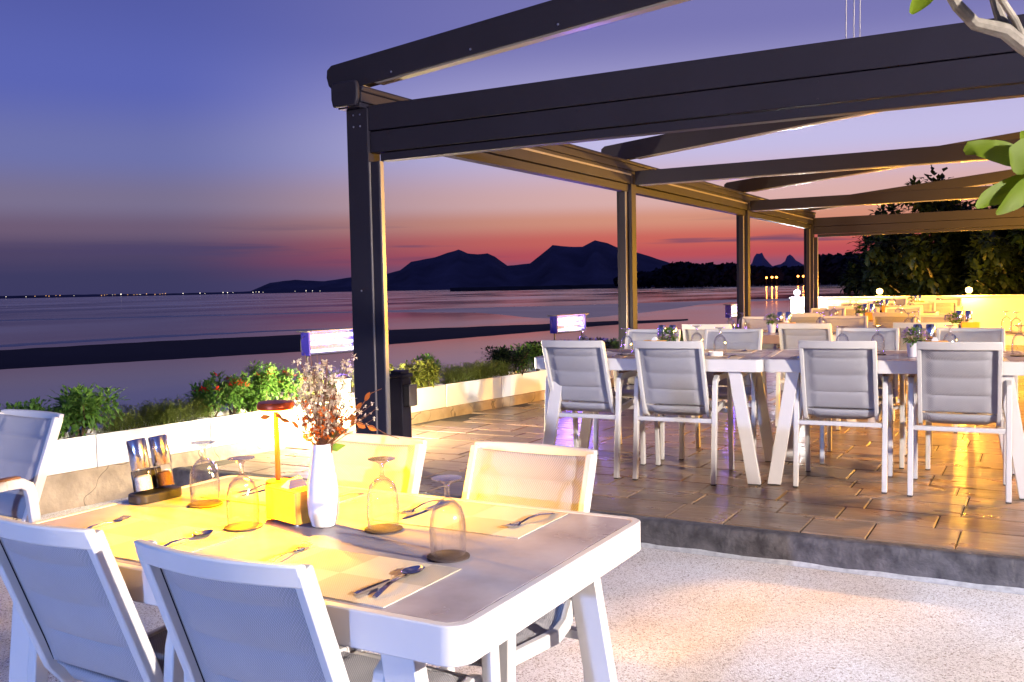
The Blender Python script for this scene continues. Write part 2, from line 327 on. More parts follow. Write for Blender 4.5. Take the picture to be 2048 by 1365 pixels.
def mesh(name, mb, mat, smooth=35):
    me = bpy.data.meshes.new(name); me.from_pydata(mb.v, [], mb.f); me.validate(); me.update()
    if mat: me.materials.append(mat)
    if smooth:
        for p in me.polygons: p.use_smooth = True
        try: me.set_sharp_from_angle(angle=R(smooth))
        except Exception: pass
    return me
def ob(name, mb, mat, parent=None, bevel=0, smooth=35, loc=None, rz=None, seg=2):
    me = mb if isinstance(mb, bpy.types.Mesh) else mesh(name, mb, mat, smooth)
    o = bpy.data.objects.new(name, me); COL.objects.link(o)
    if parent: o.parent = parent
    if loc is not None: o.location = loc
    if rz is not None: o.rotation_euler = (0, 0, rz)
    if bevel:
        bv = o.modifiers.new('bevel', 'BEVEL'); bv.width = bevel; bv.segments = seg; bv.limit_method = 'ANGLE'; bv.angle_limit = R(40); bv.harden_normals = False
    return o
def empty(name, loc=(0, 0, 0), rz=0):
    o = bpy.data.objects.new(name, None); o.empty_display_size = .1; COL.objects.link(o); o.location = loc; o.rotation_euler = (0, 0, rz); return o
def tag(o, label, cat, group=None, kind=None):
    o['label'] = label; o['category'] = cat
    if group: o['group'] = group
    if kind: o['kind'] = kind
    return o
def struct(o, kind='structure', label=None): 
    o['kind'] = kind
    return o
def copy_tree(o, parent=None):
    c = o.copy(); COL.objects.link(c)
    if parent: c.parent = parent; c.matrix_parent_inverse = o.matrix_parent_inverse
    for ch in [k for k in o.children]: copy_tree(ch, c)
    return c
def place(o, loc, rz, label, group=None):
    o.location = loc; o.rotation_euler = (0, 0, rz); o['label'] = label
    if group: o['group'] = group
    return o
def light(name, kind, loc, W, col, size=.1, parent=None, target=None, spot=None, blend=.4):
    l = bpy.data.lights.new(name, kind); l.energy = W; l.color = col
    if kind == 'AREA': l.shape = 'DISK'; l.size = size
    else: l.shadow_soft_size = size
    if kind == 'SPOT' and spot: l.spot_size = R(spot); l.spot_blend = blend
    o = bpy.data.objects.new(name, l); COL.objects.link(o); o.location = loc
    if parent: o.parent = parent
    if target is not None:
        d = Vector(target)-(Vector(loc) if not parent else parent.matrix_basis@Vector(loc)); q = d.to_track_quat('-Z', 'Y')
        o.rotation_euler = q.to_euler()
    return o

ZG = -.14        # lower pebble-wash yard; the terrace floor is z = 0
ZS = -2.0        # sea
CURB = 4.525
# planter row frame: s runs along the row, off towards the sea
K0 = Vector((-5.347, 4.003, 0)); U = Vector((.12645, .99197, 0)); NS = Vector((-.99197, .12645, 0)); ROWA = math.atan2(-U.x, U.y)
def row(s, off=0, z=0): return K0+U*s+NS*off+Vector((0, 0, z))

# ================================================================== SETTING
# sea, mudflats, hills
mb = MB(); mb.add([(-30000, -8000, ZS), (16000, -8000, ZS), (16000, 40000, ZS), (-30000, 40000, ZS)], [(0, 1, 2, 3)])
struct(ob('sea', mb, M_sea, smooth=0))
def bank(name, top, bot, h, mat=None):
    n = 80; mb = MB()
    def interp(pts, x):
        for (x0, y0), (x1, y1) in zip(pts, pts[1:]):
            if x0 <= x <= x1: return y0+(y1-y0)*(x-x0)/(x1-x0)
        return pts[-1][1] if x > pts[-1][0] else pts[0][1]
    xa = max(top[0][0], bot[0][0]); xb = min(top[-1][0], bot[-1][0]); K = 7
    for i in range(n+1):
        x = xa+(xb-xa)*i/n; yt = interp(top, x)+.9*noise.noise((x*.02, 3, h*50)); yb = interp(bot, x)+.9*noise.noise((x*.03, 9, h*50))
        pt = atz(x, yt, ZS); pb = atz(x, yb, ZS)
        for k in range(K):
            t = k/(K-1); p = pb.lerp(pt, t); p.z = ZS-.03+(h+.03)*math.sin(PI*t)**.5 if 0 < t < 1 else ZS-.03
            mb.v.append(tuple(p))
    for i in range(n):
        for k in range(K-1): mb.f.append((i*K+k, (i+1)*K+k, (i+1)*K+k+1, i*K+k+1))
    struct(ob(name, mb, mat or M_mud))
bank('mudflat', [(-500, 722), (0, 699), (300, 682), (620, 667), (770, 659), (1000, 651), (1210, 643), (1376, 640)], [(-500, 782), (0, 743), (340, 723), (620, 706), (770, 693), (900, 681), (1100, 663), (1210, 652), (1330, 645), (1376, 640.6)], .10)
bank('mudflat', [(-500, 656), (0, 640.5), (620, 625), (770, 621), (1000, 614), (1100, 611), (1300, 604.5), (1480, 599), (1700, 595)], [(-500, 659), (0, 643), (620, 627.5), (770, 625), (960, 627), (1060, 640), (1150, 644), (1300, 628), (1400, 611), (1480, 604), (1700, 598)], .05, M_wet)
bank('mudflat', [(-500, 712), (0, 690), (300, 672), (560, 661), (700, 657)], [(-500, 718), (0, 695.5), (300, 676.5), (560, 663), (700, 657.6)], .05, M_wet)
def ridge(name, prof, D, depth, rough, mat=M_hill, label=None):
    """mountain ridge: crest follows the skyline at its distance, spurs run down to the shore in front and behind"""
    xs = []; 
    for (x0, y0), (x1, y1) in zip(prof, prof[1:]):
        k = max(2, int((x1-x0)/6))
        for i in range(k): xs.append((x0+(x1-x0)*i/k, y0+(y1-y0)*i/k))
    xs.append(prof[-1]); mb = MB(); K = 13
    for x, y in xs:
        c = atd(x, y+rough*noise.noise((x*.045, D*.01, 0)), D); base = Vector((c.x, c.y, ZS)); dirn = Vector((c.x, c.y, 0)).normalized(); hgt = max(2, c.z-ZS)
        for k in range(K):
            t = k/(K-1)*2-1
            w = (1-abs(t))**1.25
            sp = noise.noise((x*.03, t*2.4, D*.003))
            z = ZS-3+(hgt+3)*w*(1+ (.35*sp*min(1, abs(t)*3)))
            mb.v.append(tuple(base+dirn*t*depth*(.55+.45*hgt/260)+Vector((0, 0, z-ZS))))
    for i in range(len(xs)-1):
        for k in range(K-1): mb.f.append((i*K+k, (i+1)*K+k, (i+1)*K+k+1, i*K+k+1))
    struct(ob(name, mb, mat, smooth=60))
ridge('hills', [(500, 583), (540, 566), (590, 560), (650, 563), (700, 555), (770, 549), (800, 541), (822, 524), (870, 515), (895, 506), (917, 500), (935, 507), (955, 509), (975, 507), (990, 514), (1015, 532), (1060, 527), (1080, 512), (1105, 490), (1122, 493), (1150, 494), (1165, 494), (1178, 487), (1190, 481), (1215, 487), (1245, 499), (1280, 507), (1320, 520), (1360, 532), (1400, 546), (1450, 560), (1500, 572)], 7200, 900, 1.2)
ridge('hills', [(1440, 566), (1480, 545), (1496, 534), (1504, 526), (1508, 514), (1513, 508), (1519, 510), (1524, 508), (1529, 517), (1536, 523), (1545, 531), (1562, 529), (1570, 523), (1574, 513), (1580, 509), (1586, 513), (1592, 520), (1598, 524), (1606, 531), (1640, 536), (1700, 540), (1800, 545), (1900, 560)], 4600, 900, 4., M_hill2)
ridge('far_shore', [(-700, 604), (-300, 600), (0, 592.5), (160, 589.5), (320, 588), (480, 584), (620, 578), (700, 574), (800, 572.5), (900, 570)], 5200, 160, .5)
ridge('shore', [(900, 576), (1100, 571.5), (1250, 568), (1340, 563), (1500, 561), (1700, 556), (1950, 552), (2300, 548)], 1250, 60, .8, M_farwood)
# far wood on the opposite shore
mb = MB(); rnd = random.Random(3)
for i in range(300):
    x = rnd.uniform(1235, 1760); D = rnd.uniform(980, 1190)
    ytop = (531 if 1335 < x < 1480 else 541 if x < 1335 else 538 if x < 1640 else 512)+rnd.uniform(-5, 16)+(1335-x)*.12*(x < 1335)
    c = atd(x, ytop, D); hgt = max(5, c.z-ZS-1); rw = hgt*rnd.uniform(.30, .5)
    for k in range(60):
        v = Vector((rnd.gauss(0, 1), rnd.gauss(0, 1), rnd.gauss(0, 1))).normalized()*rnd.uniform(.75, 1.)
        p = Vector((c.x+v.x*rw, c.y+v.y*rw, ZS+1+hgt*.56+v.z*hgt*.44)); s_ = hgt*.16
        a = Vector((rnd.gauss(0, 1), rnd.gauss(0, 1), rnd.gauss(0, 1))).normalized(); b_ = a.orthogonal().normalized()
        mb.add([p+a*s_, p+b_*s_, p-a*s_*.8, p-b_*s_], [(0, 1, 2, 3)])
    mb.tube([(c.x, c.y, ZS-1), (c.x, c.y, ZS+hgt*.6)], hgt*.03, 4)
tag(struct(ob('far_wood', mb, M_farwood, smooth=0), 'stuff'), 'dark wood along the far bay shore', 'trees')
# shore lights
bulb = MB().lathe([(.0, -1), (.6, -.8), (1, 0), (.6, .8), (0, 1)], 8)
shW = mesh('shore_light', bulb, M_shoreW, 60); shO = mesh('shore_light', bulb, M_shoreO, 60)
rnd = random.Random(11)
lights = [(12, 0), (52, 0), (70, 1), (92, 1), (98, 1), (112, 1), (120, 1), (148, 0), (203, 1), (209, 1), (214, 1), (225, 0), (230, 1), (242, 2), (255, 1), (268, 1), (274, 1), (280, 0), (293, 1), (310, 1), (320, 1), (325, 1), (331, 1), (366, 0), (400, 0), (410, 0), (446, 0), (455, 0), (466, 0), (506, 0), (512, 0), (518, 0), (526, 0), (590, 0), (612, 0), (625, 0), (640, 0)]
for x, k in lights:
    p = atd(x, 594.6-.0186*x+rnd.uniform(-1.2, .6), 4700); r_ = 2.6 if k == 2 else rnd.uniform(1.0, 1.9)
    o = ob('shore_light', shO if k == 1 else shW, None, loc=p); o.scale = (r_, r_, r_)
    tag(o, 'orange light on the far shore across the bay' if k == 1 else ('largest white light on the far shore' if k == 2 else 'small white light on the far shore across the bay'), 'light', 'orange lights along the far shore' if k == 1 else 'white lights along the far shore')
for i, (x, y, k) in enumerate([(1533, 556, 1), (1544, 555, 1.2), (1553, 555, 1.3), (1596, 553, 1.1), (1607, 553, 1.3)]):
    p = atd(x, y, 940); t = empty('street_lamp', (p.x, p.y, ZS))
    tag(t, ['first', 'second', 'third', 'fourth', 'fifth'][i]+' orange street lamp on the far shore, counted from the third pergola post', 'street lamp', 'orange street lamps by the far wood')
    hgt = p.z-ZS; ob('pole', MB().tube([(0, 0, -1), (0, 0, hgt)], .07, 6), M_lantern_cap, t)
    lamp = ob('lamp_head', MB().lathe([(0, hgt-1), (.7*k, hgt-.7), (1.0*k, hgt), (.7*k, hgt+.7), (0, hgt+1)], 8), M_sod, t)
    d = -Vector((p.x, p.y, 0)).normalized()*4
    light('sodium_light', 'POINT', (d.x, d.y, hgt-2), 2500, (1, .32, .06), .8, t)

# yard, terrace, step
mb = MB(); mb.add([(-7, -14, ZG), (14, -14, ZG), (14, CURB+.1, ZG), (-7, CURB+.1, ZG)], [(0, 1, 2, 3)])
struct(ob('ground', mb, M_pebble, smooth=0))
mb = MB(); mb.prism([(-6.1, -14), (14, -14), (14, 24), (-3.4, 24), (-6.1, 1.0)], -3.2, ZG-.004)
struct(ob('sea_wall_base', mb, M_kerb))
terrace = ob('terrace', MB().prism([(-5.9, CURB+.012), (9, CURB+.012), (9, 23.5), (-3.4, 23.5)], ZG-.002, -.010), M_gap); struct(terrace)
# step edge: separate cast lengths with worn, uneven arrises
n = 150; mb = MB()
x0, x1 = -5.35, 9
for i in range(n+1):
    x = x0+(x1-x0)*i/n; a = noise.noise((x*4, 0, 1))*.006; b_ = noise.noise((x*5, 4, 1))*.005
    mb.v += [(x, CURB-.012+b_, ZG-.01), (x, CURB+a, -.055), (x, CURB+.004+a, -.012+b_*.6), (x, CURB+.016+a, -.003+b_*.3), (x, CURB+.075, -.003), (x, CURB+.085, -.02)]
for i in range(n):
    for k in range(5): mb.f.append((i*6+k, (i+1)*6+k, (i+1)*6+k+1, i*6+k+1))
struct(ob('step_edge', mb, M_step, smooth=50))
mb = MB(); n = 200                       # pale mortar fillet along the foot of the step
for i in range(n+1):
    x = -5.2+14.0*i/n; w_ = .022+.016*noise.noise((x*3.1, 7, 2)); h_ = .012+.010*noise.noise((x*4.3, 1, 9))
    mb.v += [(x, CURB-.012-w_, ZG+.001), (x, CURB-.012-w_*.5, ZG+h_*.6), (x, CURB-.004, ZG+h_+.008)]
for i in range(n):
    for k in range(2): mb.f.append((i*3+k, (i+1)*3+k, (i+1)*3+k+1, i*3+k+1))
struct(ob('mortar_fillet', mb, pm('pale_mortar', (.46, .47, .50), .85, var=.4, vscale=30, bump=.6, bscale=120), smooth=60))
# tiles: running rows of unequal slabs
unit = MB(); e = .012
vs = [(-.5, -.5, -1), (.5, -.5, -1), (.5, .5, -1), (-.5, .5, -1), (-.5, -.5, -.25), (.5, -.5, -.25), (.5, .5, -.25), (-.5, .5, -.25), (-.5+e, -.5+e*1.6, 0), (.5-e, -.5+e*1.6, 0), (.5-e, .5-e*1.6, 0), (-.5+e, .5-e*1.6, 0)]
unit.add(vs, [(0, 1, 5, 4), (1, 2, 6, 5), (2, 3, 7, 6), (3, 0, 4, 7), (4, 5, 9, 8), (5, 6, 10, 9), (6, 7, 11, 10), (7, 4, 8, 11), (8, 9, 10, 11)])
tile_me = mesh('tile', unit, M_tile, 0)
rnd = random.Random(5); tiles = []; y = CURB+.09
while y < 23.3:
    h = rnd.choice((.23, .28, .34)); x = -5.9+rnd.uniform(-.6, 0)
    while x < 6.5:
        l = rnd.choice((.30, .38, .46, .56)); tiles.append((x, y, l, h)); x += l
    y += h
def inside(x, yy): # right of the planter kerb line
    return (Vector((x, yy, 0))-K0).dot(NS) < .05
def prj(p): v = Vector(p)-CAM; d = v.dot(FW); return (W_PX/2+F_PX*v.dot(RT)/d, H_PX/2-F_PX*v.dot(UP)/d, d) if d > .1 else None
cand = []
for x, y, l, h in tiles:
    cx, cy = x+l/2, y+h/2
    if not inside(cx-l*.3, cy) : continue
    q = prj((cx, cy, 0)); vis = bool(q and -60 < q[0] < 2110)
    cand.append(((q[2] if vis else 999), cx, cy, l, h, vis))
cand.sort()
rest = MB()
for i, (d, cx, cy, l, h, vis) in enumerate(cand):
    zz = rnd.uniform(-.0028, 0); g = .006; tx, ty = rnd.uniform(-.002, .002), rnd.uniform(-.003, .003)
    if i < 296 and vis:
        o = bpy.data.objects.new('tile', tile_me); COL.objects.link(o); o.parent = terrace
        o.location = (cx, cy, zz); o.scale = (l-g, h-g, .03); o.rotation_euler = (tx, ty, rnd.uniform(-.004, .004))
    else:
        rest.add([(cx+v[0]*(l-g), cy+v[1]*(h-g), zz+v[2]*.03) for v in vs[4:]], [(0, 1, 5, 4), (1, 2, 6, 5), (2, 3, 7, 6), (3, 0, 4, 7), (4, 5, 6, 7)])
o = ob('far_tiles', rest, M_tile, terrace, smooth=0); o['kind'] = 'stuff'
# planter kerb
kerb = MB(); n = 120; s0, s1 = -3.0, 15.2
for i in range(n+1):
    s = s0+(s1-s0)*i/n; a = noise.noise((s*3, 0, 5))*.007; b_ = noise.noise((s*2.2, 4, 5))*.008
    for off, z in ((-.004+a, ZG-.02), (a, .03), (.006+a, .078+b_*.5), (.016+a, .088), (.52, .088), (.52, -2.2)): kerb.v.append(tuple(row(s, off, z)))
for i in range(n):
    for k in range(5): kerb.f.append((i*6+k, (i+1)*6+k, (i+1)*6+k+1, i*6+k+1))
struct(ob('planter_kerb', kerb, M_kerb, smooth=40))

# ------------------------------------------------------------------ end wall with lamps
WY = 19.3
wl = empty('white_wall', (0, WY, 0)); tag(wl, 'low painted white wall closing the far end of the terrace', 'wall')
ob('wall_body', MB().box(-4.46, 8, 0, .2, -.05, .865), M_wall, wl, bevel=.006)
ob('coping', MB().box(-4.475, 8.01, -.015, .215, .865, .897), M_wall, wl, bevel=.008)
def wall_lamp(x, white, label):
    t = empty('wall_lamp', (x, WY+.1, .897)); tag(t, label, 'lamp', None if white else 'warm lamps on the end wall')
    ob('base', MB().lathe([(.06, 0), (.06, .012), (.03, .03), (.03, .045)], 16), M_lantern_cap, t)
    ob('globe', MB().lathe([(.03, .045), (.052, .065), (.058, .10), (.05, .132), (.0, .15)], 18), M_bulbC if white else M_bulbW, t)
    ob('finial', MB().lathe([(.02, .146), (.01, .16), (.0, .17)], 10), M_lantern_cap, t)
    light('lamp_light', 'POINT', (0, -.22, .16), WALL_W*(1.0 if white else 1.), (.85, .92, 1) if white else (1, .46, .04), .06, t)
wall_lamp(-4.36, True, 'bright white globe lamp on the seaward end of the wall')
wall_lamp(-2.80, False, 'warm globe lamp on the wall beside the white lamp')
wall_lamp(-1.25, False, 'warm globe lamp on the wall, further inland')
wall_lamp(1.6, False, 'warm globe lamp on the wall at its inland end')

# ------------------------------------------------------------------ pergola
PG = empty('pergola', (-3.675, 4.73, 0)); tag(PG, 'dark aluminium pergola with retractable roof rafters over the terrace', 'pergola')
def pg(name, mb, mat=M_dark, parent=PG, bevel=.004):
    mb.v = [(x+3.675, y-4.73, z) for x, y, z in mb.v]; return ob(name, mb, mat, parent, bevel)
YS = [4.65, 8.85, 13.05, 17.25]; XR = 3.6
def hexpost(mb, xa, xb, ya, yb, z0, z1): mb.box(xa, xb, ya, yb, z0, z1)
for i, Y in enumerate(YS):
    po = pg('post', MB().box(-3.755, -3.595, Y, Y+.12, 0, 2.305))
    pg('base_plate', MB().box(-3.79, -3.56, Y-.03, Y+.15, 0, .012), M_dark, PG, .002)
    if i in (0, 3):
        g = pg('screen_guide', MB().box(-3.5945, -3.527, Y+.012, Y+.058, 0, 1.982)); pg('guide_lip', MB().box(-3.594, -3.587, Y+.001, Y+.011, 0, 1.98), M_rib, PG, .001)
        pg('guide_edge', MB().box(-3.5265, -3.518, Y+.016, Y+.05, 0, 1.982), M_rib, PG, .001)
    if i < 3:
        pg('screen_guide', MB().box(-3.71, -3.65, Y+.1205, Y+.162, 0, 2.129)); pg('guide_edge', MB().box(-3.6495, -3.642, Y+.124, Y+.158, 0, 2.129), M_rib, PG, .001)
    if i > 0:
        pg('screen_guide', MB().box(-3.71, -3.65, Y-.045, Y-.0005, 0, 2.129)); pg('guide_edge', MB().box(-3.6495, -3.642, Y-.042, Y-.004, 0, 2.129), M_rib, PG, .001)
    pg('post', MB().box(XR, XR+.16, Y, Y+.16, 0, 3.10))
    if i in (0, 3):
        pg('cross_beam', MB().box(-3.594, XR-.001, Y+.010, Y+.118, 2.168, 2.320))
        cs = pg('screen_cassette', MB().box(-3.592, XR-.002, Y+.020, Y+.112, 2.036, 2.164)); pg('bottom_bar', MB().box(-3.526, XR-.003, Y+.028, Y+.10, 1.983, 2.031))
    else:
        pg('cross_beam', MB().box(-3.566, XR-.001, Y+.02, Y+.13, 2.195, 2.330)); pg('beam_lip', MB().box(-3.53, XR-.002, Y+.045, Y+.105, 2.186, 2.1945), M_rib, PG, .001)
for x, z in ((-3.70, 2.27), (-3.65, 2.27), (-3.70, 2.20), (-3.65, 2.20), (-3.70, .10), (-3.65, .10), (-3.675, 1.2)):
    pg('bolt', MB().lathe([(.0, .003), (.005, .0025), (.006, 0)], 8, Matrix.Translation((x, 4.6495, z))@Matrix.Rotation(R(90), 4, 'X')), M_bolt, PG, 0)
for x in (-3.45, -2.2, -.95, .3):
    for z in (2.06, 2.14): pg('bolt', MB().lathe([(.0, .0025), (.004, .002), (.005, 0)], 8, Matrix.Translation((x, 4.6695, z))@Matrix.Rotation(R(90), 4, 'X')), M_dark, PG, 0)
# side gutter run
pg('gutter', MB().box(-3.79, -3.598, 4.60, 17.46, 2.336, 2.395))
pg('gutter_rim', MB().box(-3.80, -3.585, 4.602, 17.455, 2.396, 2.432), M_dark, PG, .012)
pg('gutter_step', MB().box(-3.78, -3.612, 4.604, 17.45, 2.306, 2.3355))
cap = MB(); prof = [(-.10, 2.312), (-.112, 2.36), (-.112, 2.43), (-.10, 2.462), (.075, 2.462), (.088, 2.43), (.088, 2.36), (.07, 2.312)]
cap.add([(-3.69+a, y, b_) for y in (4.565, 4.598) for a, b_ in prof], [tuple(range(8)), tuple(range(8, 16))[::-1]]+[((i+1) % 8, i, 8+i, 8+(i+1) % 8) for i in range(8)])
pg('gutter_cap', cap, M_dark, PG, .01)
for i in range(3):
    y0, y1 = YS[i]+.121, YS[i+1]-.001
    pg('side_beam', MB().box(-3.72, -3.60, y0, y1, 2.205, 2.303)); pg('side_cassette', MB().box(-3.71, -3.625, y0, y1, 2.13, 2.20)); 
    pg('side_trim', MB().box(-3.599, -3.593, y0, y1, 2.285, 2.302), M_rib, PG, .001)
# sloping rafters with rounded ends
SL = .0985
for i, Y in enumerate(YS):
    mb = MB(); ya, yb = Y+.045, Y+.125
    def zb(x): return 2.464+SL*(x+3.584)
    pts = [(XR+.1, zb(XR+.1)), (XR+.1, zb(XR+.1)+.165), (-3.90, zb(-3.90)+.172), (-3.935, zb(-3.935)+.150), (-3.940, zb(-3.94)+.105), (-3.925, zb(-3.92)+.05), (-3.89, zb(-3.89)+.012), (-3.83, zb(-3.83)-.006), (-3.70, zb(-3.7)-.002)]
    k = len(pts)
    mb.add([(x, y, z) for y in (ya, yb) for x, z in pts], [tuple(range(k)), tuple(range(k, 2*k))[::-1]]+[((j+1) % k, j, k+j, k+(j+1) % k) for j in range(k)])
    rf = pg('rafter', mb, M_dark, PG, .004)
    fl = MB(); P = [(-3.55, zb(-3.55)-.014), (XR, zb(XR)-.014), (XR, zb(XR)-.001), (-3.58, zb(-3.58)-.001)]
    fl.add([(x, y, z) for y in (Y+.055, Y+.115) for x, z in P], [(0, 1, 2, 3), (7, 6, 5, 4), (1, 0, 4, 5), (2, 1, 5, 6), (3, 2, 6, 7), (0, 3, 7, 4)]); pg('track', fl, M_rib, PG, .001)
    pg('rafter_bracket', MB().box(-3.70, -3.655, Y+.05, Y+.12, 2.433, 2.456), M_rib, PG, .002)
    if i == 0:
        for x in (-3.44, -2.88, -2.32, -1.7, -1.0):
            bt = MB().lathe([(.0, .004), (.006, .003), (.007, 0)], 10, Matrix.Translation((x, ya-.0005, zb(x)+.03))@Matrix.Rotation(R(90), 4, 'X')); pg('bolt', bt, M_bolt, PG, 0)
for x in (-3.69,):
    pg('rear_pipe', MB().tube([(x, 17.47, 2.36), (x, 17.62, 2.36)], .03, 10), M_dark, PG, 0)
for dx in (0, .035, .062):    # pull cords of the roof
    x = -.835+dx; pg('cord', MB().tube([(x, 4.74, 2.31), (x+.003, 4.742, 2.76+.003*dx)], .0022, 6), M_rib, PG, 0)
# inland gutter
pg('inland_beam', MB().box(XR-.02, XR+.18, 4.6, 17.46, 3.101, 3.168))

# ------------------------------------------------------------------ planters
planter_me = None
def planter(i):
    s = -1.74+.872*i
    t = empty('planter', row(s+.436, .03, .0885), ROWA); 
    mb = MB(); l = .432; d = .30; h = .214; w = .018
    outer = [(-0, -l), (-0, l), (-d, l), (-d, -l)]
    mb.add([(x, y, z) for z in (0, h) for x, y in outer]+[(x, y, z) for z in (h, h-.05) for x, y in ((-w, -l+w), (-w, l-w), (-d+w, l-w), (-d+w, -l+w))],
           [(0, 1, 2, 3), (0, 4, 5, 1), (1, 5, 6, 2), (2, 6, 7, 3), (3, 7, 4, 0), (4, 8, 9, 5), (5, 9, 10, 6), (6, 10, 11, 7), (7, 11, 8, 4), (8, 12, 13, 9), (9, 13, 14, 10), (10, 14, 15, 11), (11, 15, 12, 8)])
    ob('trough', mb, M_white, t, bevel=.004)
    g = MB(); n1, n2 = 16, 6
    for a in range(n1+1):
        for b_ in range(n2+1):
            y = -l+w+.0+(2*l-2*w)*a/n1; x = -w-(d-2*w)*b_/n2; g.v.append((x, y, h-.035+.012*noise.noise((x*9, y*9+i*3, 0))))
    for a in range(n1):
        for b_ in range(n2): g.f.append((a*(n2+1)+b_, a*(n2+1)+b_+1, (a+1)*(n2+1)+b_+1, (a+1)*(n2+1)+b_))
    ob('soil', g, M_soil, t)
    return t
pl_what = {0: 'yellow-green shrub', 1: 'small-leaved shrubs', 2: 'feathery fern', 3: 'first red-flowered bushes', 4: 'yellow daisies', 5: 'bright low shrubs', 6: 'airy asparagus fern', 7: 'dense dark hedge plants'}
for i in range(15):
    t = planter(i)
    if i < 8: tag(t, 'long white rectangular planter holding the '+pl_what[i], 'planter', 'white planters along the seaward kerb')
    else: tag(t, 'white rectangular planter further along the kerb, behind the dining tables', 'planter', 'white planters along the seaward kerb')
SOILZ = .0885+.175
def plant(name, label, s, off, kind, h, w, seed, nleaf=340, leafm=None, flower=None, nfl=0, group=None, lw=(.045, .02)):
    rnd = random.Random(seed); p0 = row(s, .03+off, SOILZ); nleaf = int(nleaf*(4.0 if kind == 'shrub' else 2.0)); h *= .98; w *= 1.6 if kind == 'shrub' else 1.3; t = empty(name, p0, rnd.uniform(0, 6)); tag(t, label, 'plant', group)
    st, lf, fl = MB(), MB(), MB()
    if kind == 'shrub':
        tips = []
        for k in range(11):
            a = rnd.uniform(0, 2*PI); r_ = w*rnd.uniform(.15, .8); top = Vector((math.cos(a)*r_, math.sin(a)*r_, h*rnd.uniform(.62, .92)))
            mid = top*.5+Vector((rnd.uniform(-.02, .02), rnd.uniform(-.02, .02), .02)); b0 = Vector((rnd.uniform(-.015, .015), rnd.uniform(-.015, .015), -.03))
            st.tube([b0, mid, top], [.006, .004, .002], 5); tips.append((mid, top))
        for k in range(nleaf):
            mid, top = rnd.choice(tips); q = mid.lerp(top, rnd.uniform(.0, 1.15)); v = Vector((rnd.gauss(0, 1), rnd.gauss(0, 1), rnd.gauss(.25, .9)))
            v.normalize(); q = q+v*rnd.uniform(.0, .34)*w; q.z = max(.02, min(h*1.05, q.z))
            lf.leaf(q, v+Vector((0, 0, .25)), Vector((0, 0, 1)), rnd.uniform(.6, 1.2)*lw[0], rnd.uniform(.8, 1.35)*lw[1], .25)
        for k in range(nfl):
            mid, top = rnd.choice(tips); c = top+Vector((rnd.uniform(-.03, .03), rnd.uniform(-.03, .03), rnd.uniform(.0, .035)))
            for j in range(26):
                v = Vector((rnd.gauss(0, 1), rnd.gauss(0, 1), rnd.uniform(.0, 1))).normalized(); fl.leaf(c+v*rnd.uniform(.008, .026), v, Vector((0, 0, 1)), .017, .014, .1)
    else:   # arching plumes set with fine needles
        for k in range(int(nleaf*.42)):
            b0 = Vector((rnd.uniform(-.5, .5)*w, rnd.gauss(0, .035), -.01)); a = rnd.uniform(0, 2*PI); lean = rnd.uniform(.15, .8)*h; hh = h*rnd.uniform(.5, 1.0)
            end = b0+Vector((math.cos(a)*lean, math.sin(a)*lean*.75, hh)); drop = rnd.uniform(.0, .35)*h; P = []
            for q_ in range(7):
                f = q_/6.; p_ = b0.lerp(end, f); p_.z = b0.z+hh*math.sin(f*PI*.5)**.8-drop*f**3; P.append(p_)
            wd = Vector((rnd.gauss(0, 1), rnd.gauss(0, 1), 0)).normalized()*.0011
            for q_ in range(6): lf.add([P[q_]-wd, P[q_]+wd, P[q_+1]+wd*.7, P[q_+1]-wd*.7], [(0, 1, 2, 3)])
            for j in range(24):
                f = rnd.uniform(.15, 1.)*5.99; q = P[int(f)].lerp(P[int(f)+1], f-int(f)); v = Vector((rnd.gauss(0, 1), rnd.gauss(0, 1), rnd.gauss(.45, .6))); lf.leaf(q, v, Vector((0, 0, 1)), rnd.uniform(.012, .022), .0042, .2)
        if kind == 'fern': t.rotation_euler = (0, 0, ROWA+PI/2)
        for k in range(6):
            b0 = Vector((rnd.uniform(-.4, .4)*w, 0, -.03)); st.tube([b0, b0+Vector((rnd.uniform(-.04, .04), 0, h*.6))], .0025, 4)
        for k in range(nfl):
            c = Vector((rnd.uniform(-.5, .5)*w, rnd.gauss(0, .04), h*rnd.uniform(.7, 1.1)))
            for j in range(9):
                v = Vector((math.cos(j*.7), math.sin(j*.7), .3)); fl.leaf(c, v, Vector((0, 0, 1)), .014, .008, .1)
    ob('stems', st, M_stem, t); ob('foliage', lf, leafm or M_leafG, t, smooth=0)
    if flower and fl.v: ob('blossoms', fl, flower, t, smooth=0)
plant('shrub', 'yellow-green shrub at the seaward chair, lightest of the leafy ones', -.62, .14, 'shrub', .23, .17, 1, 340, M_leafY)
plant('shrub', 'low bushy green shrub beside the yellow-green one', -.33, .15, 'shrub', .25, .17, 2, 380)
plant('shrub', 'small rounded green shrub squeezed between the bushy and the taller one', -.18, .18, 'shrub', .22, .13, 31, 300)
plant('shrub', 'low leafy filler shrub at the foot of the red-flowered bushes', 1.33, .09, 'shrub', .17, .12, 32, 240)
plant('shrub', 'low bright shrub between the cone-shaped shrub and the round one', 3.32, .10, 'shrub', .19, .12, 33, 260, M_leafY)
plant('shrub', 'taller green shrub on thin bare stems next to the fern', -.03, .11, 'shrub', .31, .17, 3, 330, lw=(.06, .024))
plant('fern', 'feathery olive fern between green shrub and red flowers', .42, .14, 'fern', .22, .42, 4, 620, M_leafF)
plant('fern', 'second feathery fern touching the red-flowered bush', .76, .14, 'fern', .23, .36, 5, 560, M_leafF)
plant('flowering_bush', 'red-flowered bush next to the fern', .98, .13, 'shrub', .29, .14, 6, 330, M_leafG, M_red, 13)
